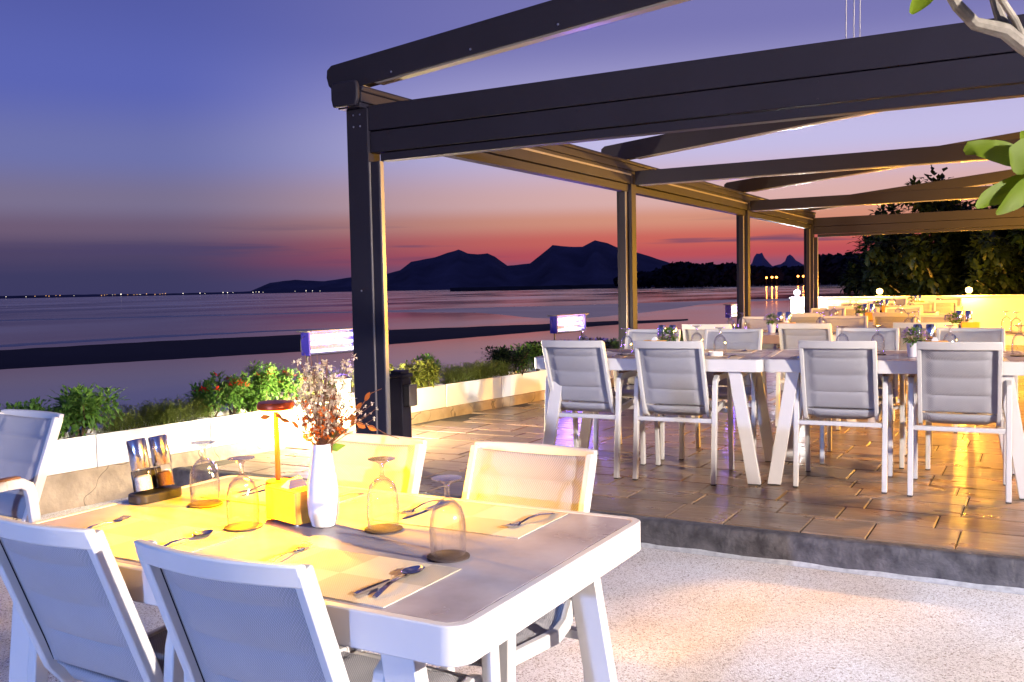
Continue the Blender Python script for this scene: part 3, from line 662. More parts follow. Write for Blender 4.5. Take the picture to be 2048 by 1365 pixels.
plant('flowering_bush', 'red-flowered bush with the roundest flower heads, second from the fern', 1.18, .15, 'shrub', .31, .15, 7, 380, M_leafG, M_red, 15)
plant('flowering_bush', 'tallest red-flowered bush, behind the table lamp', 1.47, .15, 'shrub', .37, .15, 8, 380, M_leafG, M_red, 13)
plant('flowering_bush', 'red-flowered bush nearest the garden lamp', 1.74, .16, 'shrub', .33, .16, 9, 380, M_leafG, M_red, 12)
plant('daisy_clump', 'yellow wiry daisy clump behind the garden lamp', 2.16, .16, 'fern', .34, .44, 10, 420, M_leafY, M_cream, 26)
plant('shrub', 'bright green shrub behind the dark socket post', 2.88, .13, 'shrub', .24, .15, 12, 330, M_leafY)
plant('shrub', 'low round shrub just past the dark socket post', 3.18, .14, 'shrub', .25, .15, 13, 350, M_leafY)
plant('shrub', 'small upright cone-shaped shrub beside the asparagus fern', 3.46, .14, 'shrub', .30, .12, 14, 330, M_leafG)
plant('fern', 'airy asparagus fern trailing over the planter edge', 3.9, .12, 'fern', .24, .44, 15, 700, M_leafF)
plant('fern', 'second airy asparagus fern beside the dark hedge plants', 4.34, .12, 'fern', .24, .40, 16, 640, M_leafF)
hs = [(4.66, .29), (4.93, .30), (5.20, .31), (5.5, .29), (5.8, .28), (6.15, .26), (6.55, .28), (7.0, .24), (7.7, .26), (8.4, .25), (9.2, .24), (10.0, .25)]
hl = ['dense dark green hedge plant next to the asparagus fern', 'second dense hedge plant from the asparagus fern', 'third dense hedge plant from the asparagus fern, behind the table corner']
for i, (s, h) in enumerate(hs):
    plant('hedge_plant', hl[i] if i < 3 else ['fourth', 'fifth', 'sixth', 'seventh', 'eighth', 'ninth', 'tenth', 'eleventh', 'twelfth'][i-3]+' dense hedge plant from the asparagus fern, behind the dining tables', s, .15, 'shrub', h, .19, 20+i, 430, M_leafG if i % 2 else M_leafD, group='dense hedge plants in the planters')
# trailing sprigs are part of the fern; garden lantern between pergola post and planter
gp = row(2.0, -.16, 0)
t = empty('garden_lamp', gp); tag(t, 'glowing garden lantern in front of the planters, half hidden by the pergola post', 'lamp')
ob('base', MB().lathe([(.055, 0), (.055, .015), (.022, .03), (.022, .10)], 18), M_lantern_cap, t)
ob('glow_tube', MB().lathe([(.045, .10), (.048, .13), (.048, .47), (.045, .485)], 20), M_garden, t)
for k in range(4):
    a = k*PI/2+.4; ob('bar', MB().tube([(.058*math.cos(a), .058*math.sin(a), .09), (.058*math.cos(a), .058*math.sin(a), .495)], .004, 6), M_lantern_cap, t)
ob('cap', MB().lathe([(.072, .485), (.075, .50), (.03, .53), (0, .535)], 18), M_lantern_cap, t)
light('garden_light', 'POINT', (.10, -.07, .34), GARDEN_W, (1, .80, .45), .07, t)
# socket post
t = empty('socket_post', (-3.82, 5.22, 0)); tag(t, 'dark square post with a weatherproof socket box beside the pergola post', 'post')
ob('shaft', MB().box(-.052, .052, -.052, .052, 0, .61), M_dark, t, bevel=.006)
ob('cap', MB().box(-.064, .064, -.064, .064, .611, .635).box(-.045, .045, -.045, .045, .635, .658), M_dark, t, bevel=.006)
sb = ob('socket_box', MB().box(.053, .10, -.04, .045, .42, .56), M_black, t, bevel=.006)
ob('socket_lid', MB().box(.1005, .108, -.042, .047, .418, .562), M_rib, sb, bevel=.004)

# ------------------------------------------------------------------ insect zappers on stands
def zapper(s, label, wd=.53):
    t = empty('insect_zapper', row(s, .46, .09), ROWA); tag(t, label, 'insect lamp', 'violet insect lamps behind the planters')
    z0, z1 = .575, .755
    for y in (-wd/2+.02, wd/2-.02): ob('leg', MB().tube([(0, y, -.01), (0, y, z0)], .009, 8), M_lantern_cap, t)
    ob('roof', MB().box(-.07, .075, -wd/2-.03, wd/2+.03, z1+.012, z1+.026), M_rib, t, bevel=.004)
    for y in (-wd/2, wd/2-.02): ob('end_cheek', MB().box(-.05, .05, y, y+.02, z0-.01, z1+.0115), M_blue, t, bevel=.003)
    ob('tray', MB().box(-.05, .05, -wd/2+.021, wd/2-.021, z0-.012, z0), M_dark, t, bevel=.003)
    for z in (z0+.022, z0+.088, z0+.150):
        ob('uv_tube', MB().tube([(0, -wd/2+.025, z), (0, wd/2-.025, z)], .0135, 10), M_uv, t)
    n = 34; g = MB()
    for k in range(n):
        y = -wd/2+.03+(wd-.06)*k/(n-1); g.tube([(.043, y, z0+.002), (.043, y, z1+.008)], .0016, 4)
    ob('grille', g, M_bolt, t)
    ob('back_panel', MB().box(-.05, -.045, -wd/2+.021, wd/2-.021, z0+.001, z1+.011), M_rib, t)
    ob('cable', MB().tube([(0, -wd/2-.001, z1-.02), (0, -wd/2-.05, z1-.05), (.0, -wd/2-.045, z0+.04), (0, -wd/2-.001, z0)], .0022, 6), M_black, t)
    for y in (-wd*.3, 0, wd*.3): light('uv_light', 'POINT', (.02, y, (z0+z1)/2+.032), UV_W/3, (.16, .09, 1), .012, t)
    l = light('uv_glow', 'AREA', (.06, 0, (z0+z1)/2), UV_W*3.2, (.24, .12, 1), .15, t); l.data.shape = 'RECTANGLE'; l.data.size = .15; l.data.size_y = wd*.9; l.rotation_euler = (0, -R(90), 0)
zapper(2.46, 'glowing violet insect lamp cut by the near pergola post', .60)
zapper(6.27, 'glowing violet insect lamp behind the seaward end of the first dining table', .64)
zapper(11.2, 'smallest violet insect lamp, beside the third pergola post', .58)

# ================================================================== FURNITURE
def make_chair():
    t = empty('armchair'); t['category'] = 'chair'
    for s in (-1, 1):
        x = s*.243
        rear = [(x, -.262, .004), (x, -.205, .575), (x, -.194, .612), (x, -.165, .629), (x, -.10, .632)]
        front = [(x, .235, .004), (x, .205, .575), (x, .194, .612), (x, .165, .629), (x, .10, .632)]
        ob('leg', MB().sweep(rear, (1, 0, 0), .0145, .019), M_frame, t, .004); ob('leg', MB().sweep(front, (1, 0, 0), .0145, .019), M_frame, t, .004)
        ob('foot', MB().box(x-.0135, x+.0135, -.281, -.245, 0, .006), M_pfoot, t); ob('foot', MB().box(x-.0135, x+.0135, .218, .254, 0, .006), M_pfoot, t)
        ar = ob('armrest', MB().box(x-.024, x+.0145, -.101, .101, .6135, .6505), M_frame, t, .004)
        for k in (0, 1): ob('teak_slat', MB().box(x-.0215+k*.018, x-.0055+k*.018, -.155, .155, .651, .659), M_teak, ar, .0015)
        xr = s*.196
        rail = [(xr, -.362, .855), (xr, -.235, .52), (xr, -.212, .462), (xr, -.178, .418), (xr, -.125, .402), (xr, .20, .432), (xr, .228, .428)]
        ob('side_rail', MB().sweep(rail, (1, 0, 0), .0115, .019), M_frame, t, .004)
    xs = [-.207+.414*i/10 for i in range(11)]
    top = [(x, -.366-.030*(1-(x/.207)**2), .845) for x in xs]
    mb = MB(); hh, dd = .024, .011
    for (x, y, z) in top:
        for a, b_ in ((-dd, -hh), (dd, -hh), (dd, hh), (-dd, hh)): mb.v.append((x, y+a-b_*.32, z+b_*.95))
    for i in range(10):
        for j in range(4): k = (j+1) % 4; mb.f.append((i*4+j, i*4+k, (i+1)*4+k, (i+1)*4+j))
    mb.f += [(3, 2, 1, 0), (40, 41, 42, 43)]
    ob('top_rail', mb, M_frame, t, .005)
    ob('cross_bar', MB().box(-.229, .229, -.2395, -.2105, .366, .392), M_frame, t, .003); ob('cross_bar', MB().box(-.229, .229, .195, .222, .375, .400), M_frame, t, .003)
    # quilted sling: back and seat in one padded sheet
    def sling(path, seams, tmax, bow, nm):
        pts = [Vector((0, a, b_)) for a, b_ in path]; Ls = [0]
        for a, b_ in zip(pts, pts[1:]): Ls.append(Ls[-1]+(b_-a).length)
        N, Mx = 54, 22; T = Ls[-1]; front = []; back = []
        sm = [0]+list(seams)+[1]
        for i in range(N+1):
            l = T*i/N; k = max(j for j in range(len(Ls)) if Ls[j] <= l+1e-9); k = min(k, len(pts)-2); f = (l-Ls[k])/(Ls[k+1]-Ls[k])
            p = pts[k].lerp(pts[k+1], f); t_ = (pts[k+1]-pts[k]).normalized(); nn = Vector((0, -t_.z, t_.y))
            v = i/N; seg = max(j for j in range(len(sm)-1) if sm[j] <= v+1e-9); q = (v-sm[seg])/(sm[seg+1]-sm[seg]); puff = math.sin(PI*min(1, max(0, q)))**.42
            bw = bow*(1-v) if nm == 'backrest_sling' else bow
            rf, rb = [], []
            for j in range(Mx+1):
                u = -1+2*j/Mx; win = min(1, max(0, (.86-abs(u))/.10)); win = win*win*(3-2*win)
                th = .003+tmax*puff*win; off = -bw*(1-u*u)
                c = p+nn*off; rf.append(Vector((u*.186, c.y, c.z))+nn*th); rb.append(Vector((u*.186, c.y, c.z))-nn*th)
            front.append(rf); back.append(rb)
        mb = MB(); A = N+1; B = Mx+1
        for r_ in front: mb.v += [tuple(q) for q in r_]
        for r_ in back: mb.v += [tuple(q) for q in r_]
        for i in range(N):
            for j in range(Mx):
                a = i*B+j; mb.f.append((a, a+1, a+B+1, a+B)); b_ = A*B+a; mb.f.append((b_, b_+B, b_+B+1, b_+1))
            for j in (0, Mx):
                a = i*B+j; b_ = A*B+a; mb.f.append((a, a+B, b_+B, b_) if j == 0 else (a, b_, b_+B, a+B))
        for j in range(Mx):
            mb.f.append((j, A*B+j, A*B+j+1, j+1)); a = N*B+j; mb.f.append((a, a+1, A*B+a+1, A*B+a))
        ob(nm, mb, M_sling, t, smooth=60)
    sling([(-.348, .852), (-.230, .53), (-.212, .470)], (.20, .47, .74), .0115, .026, 'backrest_sling')
    sling([(-.206, .462), (-.172, .424), (-.12, .412), (.18, .440), (.215, .440)], (.12, .42, .7), .012, .006, 'seat_sling')
    for s in (-1, 1): ob('piping', MB().tube([(s*.1865, -.353, .842), (s*.1865, -.236, .53), (s*.1865, -.215, .47)], .0028, 6), M_dark, t)
    return t
chair0 = make_chair(); chair_used = [False]
def chair(x, y, z, rz, label, group):
    c = chair0 if not chair_used[0] else copy_tree(chair0); chair_used[0] = True
    return place(c, (x, y, z), rz, label, group)

TL, TW, TH = 1.44, .875, .75
def rrect(l, w, r, n=6):
    pts = []
    for cx, cy, a0 in ((l/2-r, w/2-r, 0), (-l/2+r, w/2-r, 90), (-l/2+r, -w/2+r, 180), (l/2-r, -w/2+r, 270)):
        for k in range(n+1): a = R(a0+90*k/n); pts.append((cx+r*math.cos(a), cy+r*math.sin(a)))
    return pts
def make_table():
    t = empty('dining_table'); t['category'] = 'table'
    mb = MB(); o = rrect(TL, TW, .045); i_ = rrect(TL-.042, TW-.042, .03); n = len(o); za, zb_ = TH-.074, TH
    mb.add([(x, y, za) for x, y in o]+[(x, y, zb_) for x, y in o]+[(x, y, zb_) for x, y in i_]+[(x, y, za) for x, y in i_],
           [f for k in range(n) for f in ((k, (k+1) % n, n+(k+1) % n, n+k), (n+k, n+(k+1) % n, 2*n+(k+1) % n, 2*n+k), (2*n+k, 2*n+(k+1) % n, 3*n+(k+1) % n, 3*n+k), (3*n+k, 3*n+(k+1) % n, (k+1) % n, k))])
    ob('apron', mb, M_tframe, t, bevel=.003)
    ob('tabletop', MB().prism(rrect(TL-.046, TW-.046, .028), TH-.03, TH-.0012), M_lam, t, bevel=.0015)
    for sx in (-1, 1):
        for sy in (-1, 1):
            xt, xb, y = sx*(TL/2-.165), sx*(TL/2-.055), sy*(TW/2-.05)
            mb = MB(); w = .038; dy = .019
            mb.add([(xb-w, y-dy, .005), (xb+w, y-dy, .005), (xb+w, y+dy, .005), (xb-w, y+dy, .005), (xt-w, y-dy, TH-.075), (xt+w, y-dy, TH-.075), (xt+w, y+dy, TH-.075), (xt-w, y+dy, TH-.075)], [(0, 3, 2, 1), (4, 5, 6, 7), (0, 1, 5, 4), (1, 2, 6, 5), (2, 3, 7, 6), (3, 0, 4, 7)])
            lg = ob('leg', mb, M_tframe, t, bevel=.003)
            ob('foot', MB().box(xb-w+.002, xb+w-.002, y-dy+.002, y+dy-.002, 0, .006), M_pfoot, lg)
        ob('rail', MB().box(sx*(TL/2-.165)-.02, sx*(TL/2-.165)+.02, -TW/2+.071, TW/2-.071, TH-.125, TH-.076), M_tframe, t, bevel=.002)
    return t
table0 = make_table(); table_used = [False]
def table(x, y, z, rz, label, group):
    c = table0 if not table_used[0] else copy_tree(table0); table_used[0] = True
    return place(c, (x, y, z), rz, label, group)

# goblet standing on its rim
prof = [(.0385, .0), (.0400, .03), (.0408, .055), (.0385, .085), (.031, .108), (.018, .122), (.0075, .128), (.0055, .134), (.0058, .152), (.0075, .160), (.016, .166), (.030, .1695), (.034, .171), (.034, .1725), (.0, .1735)]
inner = [(.0372, 0.0), (.0387, .03), (.0395, .055), (.0372, .084), (.0298, .1062), (.017, .1185), (.0, .1225)]
gm = MB().lathe(prof, 28, cap=False); gm.lathe(inner[::-1], 28, cap=False)
glass_me = mesh('goblet', gm, M_glass, 50); glass_me.materials.append(M_glass2)
for p in glass_me.polygons:
    if p.center.z > .1235: p.material_index = 1
coaster_me = mesh('coaster', MB().lathe([(.044, 0), (.0475, .001), (.0475, .004), (.0455, .0048), (.0, .0048)], 32), M_coast, 40)
def goblet(x, y, z, what):
    c = ob('coaster', coaster_me, None, loc=(x, y, z)); tag(c, 'round dark coaster '+what, 'coaster', 'coasters under the goblets')
    g = ob('goblet', glass_me, None, loc=(x, y, z+.0049)); g.rotation_euler = (0, 0, random.uniform(0, 6)); tag(g, 'upturned clear goblet '+what, 'glass', 'upturned goblets on the tables')

def make_grinders():
    t = empty('grinder_stand'); t['category'] = 'grinder set'
    base = rrect(.155, .075, .03); mb = MB().prism(base, 0, .026); ob('tray', mb, M_black, t, bevel=.004)
    ob('back_plate', MB().sweep([(0, .028, .0265), (0, .040, .085)], (1, 0, 0), .05, .003), M_black, t, bevel=.003)
    return t
def grinder(cx, loc, rz, salt, label, group=None):
    t = empty('grinder'); t['category'] = 'grinder'; tag(t, label, 'grinder', group)
    M = Matrix.Rotation(R(-13), 4, 'X')
    t.matrix_world = Matrix.Translation(loc)@Matrix.Rotation(rz, 4, 'Z')@Matrix.Translation((cx, -.004, .027))@M
    ob('jar', MB().lathe([(.0235, .004), (.0245, .008), (.0245, .068)], 24), M_glass, t)
    ob('filling', MB().lathe([(0, .006), (.022, .007), (.0222, .045), (.012, .050), (0, .049)], 20), M_salt if salt else M_pepper, t)
    ob('cap', MB().lathe([(.0255, .0685), (.0265, .07), (.0265, .150), (.025, .154), (.0, .1545)], 32), M_chrome, t)
    return t
gstand0 = make_grinders(); gr_used = [False]
def grinders(x, y, z, rz, where, group='grinder sets on the tables'):
    c = gstand0 if not gr_used[0] else copy_tree(gstand0); gr_used[0] = True
    place(c, (x, y, z), rz, 'black tray for two steel grinders '+where, group)
    grinder(-.036, (x, y, z), rz, True, 'steel salt grinder '+where, 'salt grinders'); grinder(.036, (x, y, z), rz, False, 'steel pepper grinder '+where, 'pepper grinders')

def napkin_box(x, y, z, rz, where):
    t = empty('napkin_box', (x, y, z), rz); tag(t, 'rounded pale wooden napkin box '+where, 'napkin box', 'wooden napkin boxes')
    b_ = MB().prism(rrect(.14, .088, .004, 2), .006, .09); ob('box_body', b_, M_ash, t, bevel=.02, seg=4)
    for sx in (-1, 1):
        for sy in (-1, 1): ob('foot', MB().lathe([(.005, 0), (.006, .0085)], 8, Matrix.Translation((sx*.048, sy*.026, 0))), M_ceram, t)
    mb = MB()
    mb.add([(-.018, -.03, .0895), (.018, -.03, .0895), (.02, .03, .0895), (-.02, .03, .0895), (-.012, -.012, .106), (.010, -.02, .112), (.004, .022, .109), (-.006, .02, .113)], [(0, 1, 5, 4), (1, 2, 6, 5), (2, 3, 7, 6), (3, 0, 4, 7), (4, 5, 6, 7)])
    ob('napkin', mb, M_paper, t)
def pot_plant(x, y, z, where, seed):
    t = empty('potted_flower', (x, y, z), seed); tag(t, 'small pale pot of violet flowers '+where, 'potted plant', 'violet flower pots on the tables')
    ob('pot', MB().lathe([(.0, 0), (.030, 0), (.031, .004), (.041, .078), (.042, .082), (.038, .082), (.036, .07), (0, .07)], 24), M_pot, t)
    rnd = random.Random(seed); lf, fl, st = MB(), MB(), MB()
    for k in range(230):
        v = Vector((rnd.gauss(0, 1), rnd.gauss(0, 1), rnd.gauss(.3, .8))).normalized(); q = Vector((0, 0, .115))+Vector((v.x*.058, v.y*.058, v.z*.05))*rnd.uniform(.35, 1); lf.leaf(q, v, Vector((0, 0, 1)), .026, .014, .2)
    for k in range(34):
        v = Vector((rnd.gauss(0, 1), rnd.gauss(0, 1), abs(rnd.gauss(.5, .7)))).normalized(); c = Vector((0, 0, .115))+Vector((v.x*.066, v.y*.066, v.z*.06))
        for j in range(6):
            w_ = (v+Vector((rnd.gauss(0, .7), rnd.gauss(0, .7), rnd.gauss(0, .7)))).normalized(); fl.leaf(c, w_, Vector((0, 0, 1)), .013, .010, .1)
    for k in range(8): st.tube([(rnd.uniform(-.01, .01), rnd.uniform(-.01, .01), .06), (rnd.uniform(-.04, .04), rnd.uniform(-.04, .04), .12)], .0015, 4)
    ob('foliage', lf, M_leafG, t, smooth=0); ob('petals', fl, M_violet, t, smooth=0)['kind'] = 'stuff'; ob('stems', st, M_stem, t)

# cutlery lying along +y from handle end to head
def strip(prof, thick, zf, name, mat=M_steel):
    mb = MB(); n = len(prof)
    for y, w in prof:
        z = zf(y); mb.v += [(-w, y, z), (w, y, z), (w*.85, y, z+thick), (-w*.85, y, z+thick)]
    for i in range(n-1):
        for j in range(4): k = (j+1) % 4; mb.f.append((i*4+j, i*4+k, (i+1)*4+k, (i+1)*4+j))
    mb.f += [(3, 2, 1, 0), tuple((n-1)*4+j for j in range(4))]
    return mb
def zarch(y): return .0008+.009*math.sin(PI*min(1, max(0, y/.145)))**1.4
hand = [(0, .004), (.004, .0058), (.02, .0062), (.06, .0048), (.10, .0034), (.135, .0034)]
def make_spoon():
    t = empty('spoon'); t['category'] = 'spoon'
    ob('handle', strip(hand, .0022, zarch, 'handle'), M_steel, t, smooth=60)
    mb = MB(); N, Mx = 12, 10
    for s_ in (0, 1):
        for i in range(N+1):
            v = i/N; y = .132+.062*v; w = .0205*math.sin(PI*min(.985, max(.03, v**.85)))**.6
            for j in range(Mx+1):
                u = -1+2*j/Mx; d = (1-u*u)*math.sin(PI*v)**.7*.0085; mb.v.append((u*w, y, .0095-d-.0012*s_-.001*v))
    B = Mx+1; A = (N+1)*B
    for i in range(N):
        for j in range(Mx):
            a = i*B+j; mb.f.append((a, a+1, a+B+1, a+B)); mb.f.append((A+a, A+a+B, A+a+B+1, A+a+1))
    ob('bowl', mb, M_steel, t, smooth=80); return t
def make_fork():
    t = empty('fork'); t['category'] = 'fork'
    ob('handle', strip(hand, .0022, zarch, 'handle'), M_steel, t, smooth=60)
    ob('head', strip([(.132, .0036), (.14, .008), (.150, .0122), (.158, .0125)], .0018, lambda y: .0045-.003*math.sin((y-.13)*60), 'head'), M_steel, t, smooth=60)
    for k in range(4):
        x = -.0105+.007*k; ob('tine', MB().sweep([(x, .157, .004), (x, .175, .003), (x, .192, .006)], (1, 0, 0), .0017, .0008), M_steel, t)
    return t
def make_knife():
    t = empty('knife'); t['category'] = 'knife'
    ob('handle', strip([(0, .0045), (.01, .0062), (.07, .0058), (.095, .0045), (.10, .0045)], .005, lambda y: .0004, 'handle'), M_steel, t, smooth=60)
    ob('blade', strip([(.0995, .0045), (.12, .0075), (.18, .0085), (.20, .006), (.212, .0012)], .0016, lambda y: .001, 'blade'), M_steel, t, smooth=60); return t
CUT = {}
def cutlery(kind, a, b_, z, label, group=None):
    """a: handle end, b_: head end (world xy)"""
    a = Vector((a[0], a[1], 0)); b_ = Vector((b_[0], b_[1], 0)); d = b_-a
    if kind not in CUT: CUT[kind] = {'spoon': make_spoon, 'fork': make_fork, 'knife': make_knife}[kind](); o = CUT[kind]
    else: o = copy_tree(CUT[kind])
    o.location = (a.x, a.y, z); o.rotation_euler = (0, 0, math.atan2(-d.x, d.y)); tag(o, label, kind, group)
mat_me = mesh('placemat', MB().box(-.215, .215, -.135, .135, 0, .0022), M_mat, 0)
def placemat(x, y, z, rz, label):
    o = ob('placemat', mat_me, None, loc=(x, y, z), rz=rz); tag(o, label, 'placemat', 'woven beige placemats')

# ---- near table with its setting
tx, ty = -1.60, 1.797; TZ = ZG+TH-.0005
table(tx, ty, ZG, 0, 'pale dining table in the pebble yard bearing the lit copper lamp', 'dining tables')
table_group = 'dining tables'; CG = 'grey sling armchairs'
chair(-1.335, 1.602, ZG, R(1), 'grey sling armchair backed to the yard, nearest the spoon on its mat', CG)
chair(-1.885, 1.615, ZG, R(-1.5), 'grey sling armchair backed to the yard, at the grinders end of the table', CG)
chair(-1.90, 2.075, ZG, R(181), 'grey sling armchair lit yellow, behind the white vase', CG)
chair(-1.34, 2.115, ZG, R(179), 'grey sling armchair lit peach, step side of the table by the lone fork', CG)
chair(-3.675, 2.06, ZG, R(178), 'lone grey sling armchair by the planters, away from the lamp-lit table', CG)
placemat(-1.285, 1.527, TZ, 0, 'woven mat with the crossed spoon and knife, at the table corner')
placemat(-1.915, 1.535, TZ, 0, 'brightly lit woven mat by the grinder tray, yard side')
placemat(-1.295, 2.062, TZ, 0, 'woven mat with the lone fork at its end, step side')
placemat(-1.93, 2.07, TZ, 0, 'woven mat behind the lamp, step side of the table')
for (px, py, w) in ((897, 1115, 'standing clear on a black coaster at the bare table corner'), (767, 1060, 'beside the white vase'), (487, 1055, 'beside the napkin box and lamp'), (411, 1010, 'beside the grinder tray')):
    p = atz(px, py, TZ); goblet(p.x, p.y, TZ, w)
g1 = 'on the lamp-lit table'
p = Vector((-2.245, 1.862, TZ)); grinders(p.x, p.y, p.z, R(86), g1)
napkin_box(-1.69, 1.838, TZ, R(-14), g1)
# table lamp
t = empty('table_lamp', (-1.815, 1.912, TZ)); tag(t, 'lit copper cordless table lamp with disc head, behind the napkin box', 'lamp')
ob('base', MB().lathe([(0, 0), (.034, 0), (.035, .003), (.034, .078), (.032, .082), (0, .083)], 28), M_copper, t)
ob('stem', MB().lathe([(.0072, .082), (.0072, .272)], 14), M_copper, t)
ob('shade', MB().lathe([(.012, .272), (.046, .276), (.050, .280), (.050, .290), (.046, .296), (.0, .300)], 36), M_copper, t)
ob('diffuser', MB().lathe([(.0085, .2705), (.044, .2735), (.0445, .2755)], 36), M_led, t)
for k in range(3):
    a = 2*PI*k/3+.5; light('lamp_light', 'AREA', (.028*math.cos(a), .028*math.sin(a), .2695), TABLE_W/3, (1, .47, .0), .024, t)
# vase and bouquet
vp = Vector((-1.585, 1.827, TZ))
prof = [(0, 0), (.024, 0), (.030, .004), (.037, .030), (.0395, .06), (.037, .105), (.030, .155), (.0245, .188), (.0225, .205), (.0232, .209), (.021, .209), (.020, .19), (.024, .15), (.0, .02)]
mb = MB().lathe(prof, 40)
mb.v = [(x*(1+.012*math.cos(math.atan2(y, x)*20)), y*(1+.012*math.cos(math.atan2(y, x)*20)), z) for x, y, z in mb.v]
o = ob('vase', mb, M_ceram, loc=vp); tag(o, 'tall white ribbed ceramic vase beside the napkin box', 'vase')
t = empty('dried_bouquet', vp+Vector((0, 0, .10))); tag(t, 'dried bouquet of cream and rust blossoms standing in the white vase', 'flowers')
rnd = random.Random(42); st, cr_, ru = MB(), MB(), MB()
camr = RT.copy(); camr.z = 0; camr.normalize()
def blossom(mb, c, r_, n_):
    for j in range(n_):
        v = Vector((rnd.gauss(0, 1), rnd.gauss(0, 1), rnd.gauss(.2, 1))).normalized(); mb.leaf(c, v, Vector((0, 0, 1)) if abs(v.z) < .9 else Vector((1, 0, 0)), r_, r_*.8, .15)
for k in range(84):
    a = rnd.uniform(0, 2*PI); sp = rnd.uniform(.015, .085); h = rnd.uniform(.19, .335); top = Vector((math.cos(a)*sp, math.sin(a)*sp, h)); top += camr*rnd.uniform(-.012, .02)
    mid = Vector((top.x*.28, top.y*.28, h*.55)); st.tube([(rnd.uniform(-.012, .012), rnd.uniform(-.012, .012), -.06), (top.x*.1, top.y*.1, .10), mid, top], .0009, 4)
    for j in range(rnd.randint(4, 8)):
        q = mid.lerp(top, rnd.uniform(.25, 1.))+Vector((rnd.gauss(0, .011), rnd.gauss(0, .011), rnd.gauss(0, .008)))
        blossom(cr_ if (h > .22 or rnd.random() < .45) else ru, q, rnd.uniform(.007, .0125), 6)
for k in range(70):
    a = rnd.uniform(0, 2*PI); q = Vector((math.cos(a)*rnd.uniform(0, .045), math.sin(a)*rnd.uniform(0, .045), rnd.uniform(.115, .20))); blossom(ru if rnd.random() < .7 else cr_, q, rnd.uniform(.006, .012), 6)
for k in range(26):   # airy side spray
    q = camr*(.075+rnd.uniform(-.02, .045))+Vector((rnd.gauss(0, .015), rnd.gauss(0, .015), .19+rnd.gauss(0, .028))); st.tube([(0, 0, .09), q*.55+Vector((0, 0, .045)), q], .0007, 3); blossom(cr_, q, .007, 5)
ob('stems', st, M_twig, t); ob('cream_blossoms', cr_, M_cream, t, smooth=0); ob('rust_blossoms', ru, M_rust, t, smooth=0)
def twig(pts, leaves):
    w = MB(); P = [camr*a+Vector((0, 0, z)) for a, z in pts]; w.tube([Vector((0, 0, -.05))]+P, [.0018]+[.0017-.001*i/len(P) for i in range(len(P))], 5); tw = ob('twig', w, M_twig, t)
    for i, f, sgn in leaves:
        q = P[i].lerp(P[i+1], f); d = (P[i+1]-P[i]).normalized()+Vector((0, 0, .35*sgn)); mb = MB()
        sd = d.cross(FW).normalized(); n_ = 8; l, w_ = .027, .0125
        for k in range(n_+1):
            v = k/n_; ww = w_*.5*math.sin(PI*v)**.8; mb.v += [tuple(d.normalized()*l*v+sd*ww+FW*.003*math.sin(PI*v)), tuple(d.normalized()*l*v-sd*ww-FW*.004*math.sin(PI*v))]
        for k in range(n_): mb.f.append((2*k, 2*k+1, 2*k+3, 2*k+2))
        mb.v = [tuple(Vector(v)+q) for v in mb.v]; ob('leaf', mb, M_dleaf, tw)
twig([(-.012, .10), (-.045, .140), (-.08, .168), (-.105, .178), (-.14, .183), (-.15, .190)], [(0, .4, -1), (1, .3, 1), (1, .9, -1), (2, .6, 1), (3, .6, -.8)])
twig([(.02, .10), (.06, .165), (.10, .20), (.13, .235), (.155, .245)], [(0, .6, 1), (1, .1, -1), (1, .7, 1), (2, .4, 1)])
twig([(.03, .12), (.085, .162), (.13, .15), (.16, .132), (.195, .118)], [(0, .8, 1), (1, .1, -1), (1, .7, -1)])
for a, z, sg in ((.03, .125, 1), (.022, .155, 1)):
    mb = MB(); mb.leaf((camr*a*.4+Vector((0, 0, z-.03))), camr*.8+Vector((0, 0, .3*sg-.15*(z < .13))), -FW, .05, .022, .1); ob('green_leaf', mb, M_leafG, t, smooth=0)
# cutlery on the near table
zm = TZ+.0024
cutlery('spoon', (-1.118, 1.425), (-1.146, 1.62), zm, 'steel spoon crossing the knife on the mat at the table corner', 'cutlery')
cutlery('knife', (-1.160, 1.42), (-1.142, 1.625), zm, 'steel knife lying under the spoon at the table corner', 'cutlery')
cutlery('fork', (-1.452, 1.47), (-1.488, 1.655), zm, 'fork on the far end of the mat with the spoon and knife', 'cutlery')
cutlery('spoon', (-1.775, 1.455), (-1.787, 1.645), zm, 'spoon glowing red on the brightest mat', 'cutlery')
cutlery('fork', (-2.075, 1.475), (-2.114, 1.655), zm, 'fork beside the grinder tray', 'cutlery')
cutlery('fork', (-1.112, 2.175), (-1.150, 1.99), zm, 'lone fork on the step-side mat near the table end', 'cutlery')
cutlery('fork', (-1.462, 2.185), (-1.470, 1.995), zm, 'fork beside the knife behind the goblets', 'cutlery')
cutlery('knife', (-1.430, 2.165), (-1.436, 1.955), zm, 'knife beside the fork behind the goblets', 'cutlery')
cutlery('spoon', (-1.722, 2.165), (-1.755, 1.975), zm, 'spoon handle showing right of the white vase', 'cutlery')
cutlery('fork', (-2.052, 2.195), (-2.065, 2.0), zm, 'fork behind the goblet by the lamp stem', 'cutlery')
cutlery('knife', (-2.02, 2.19), (-2.03, 1.985), zm, 'knife behind the goblet by the lamp stem', 'cutlery')

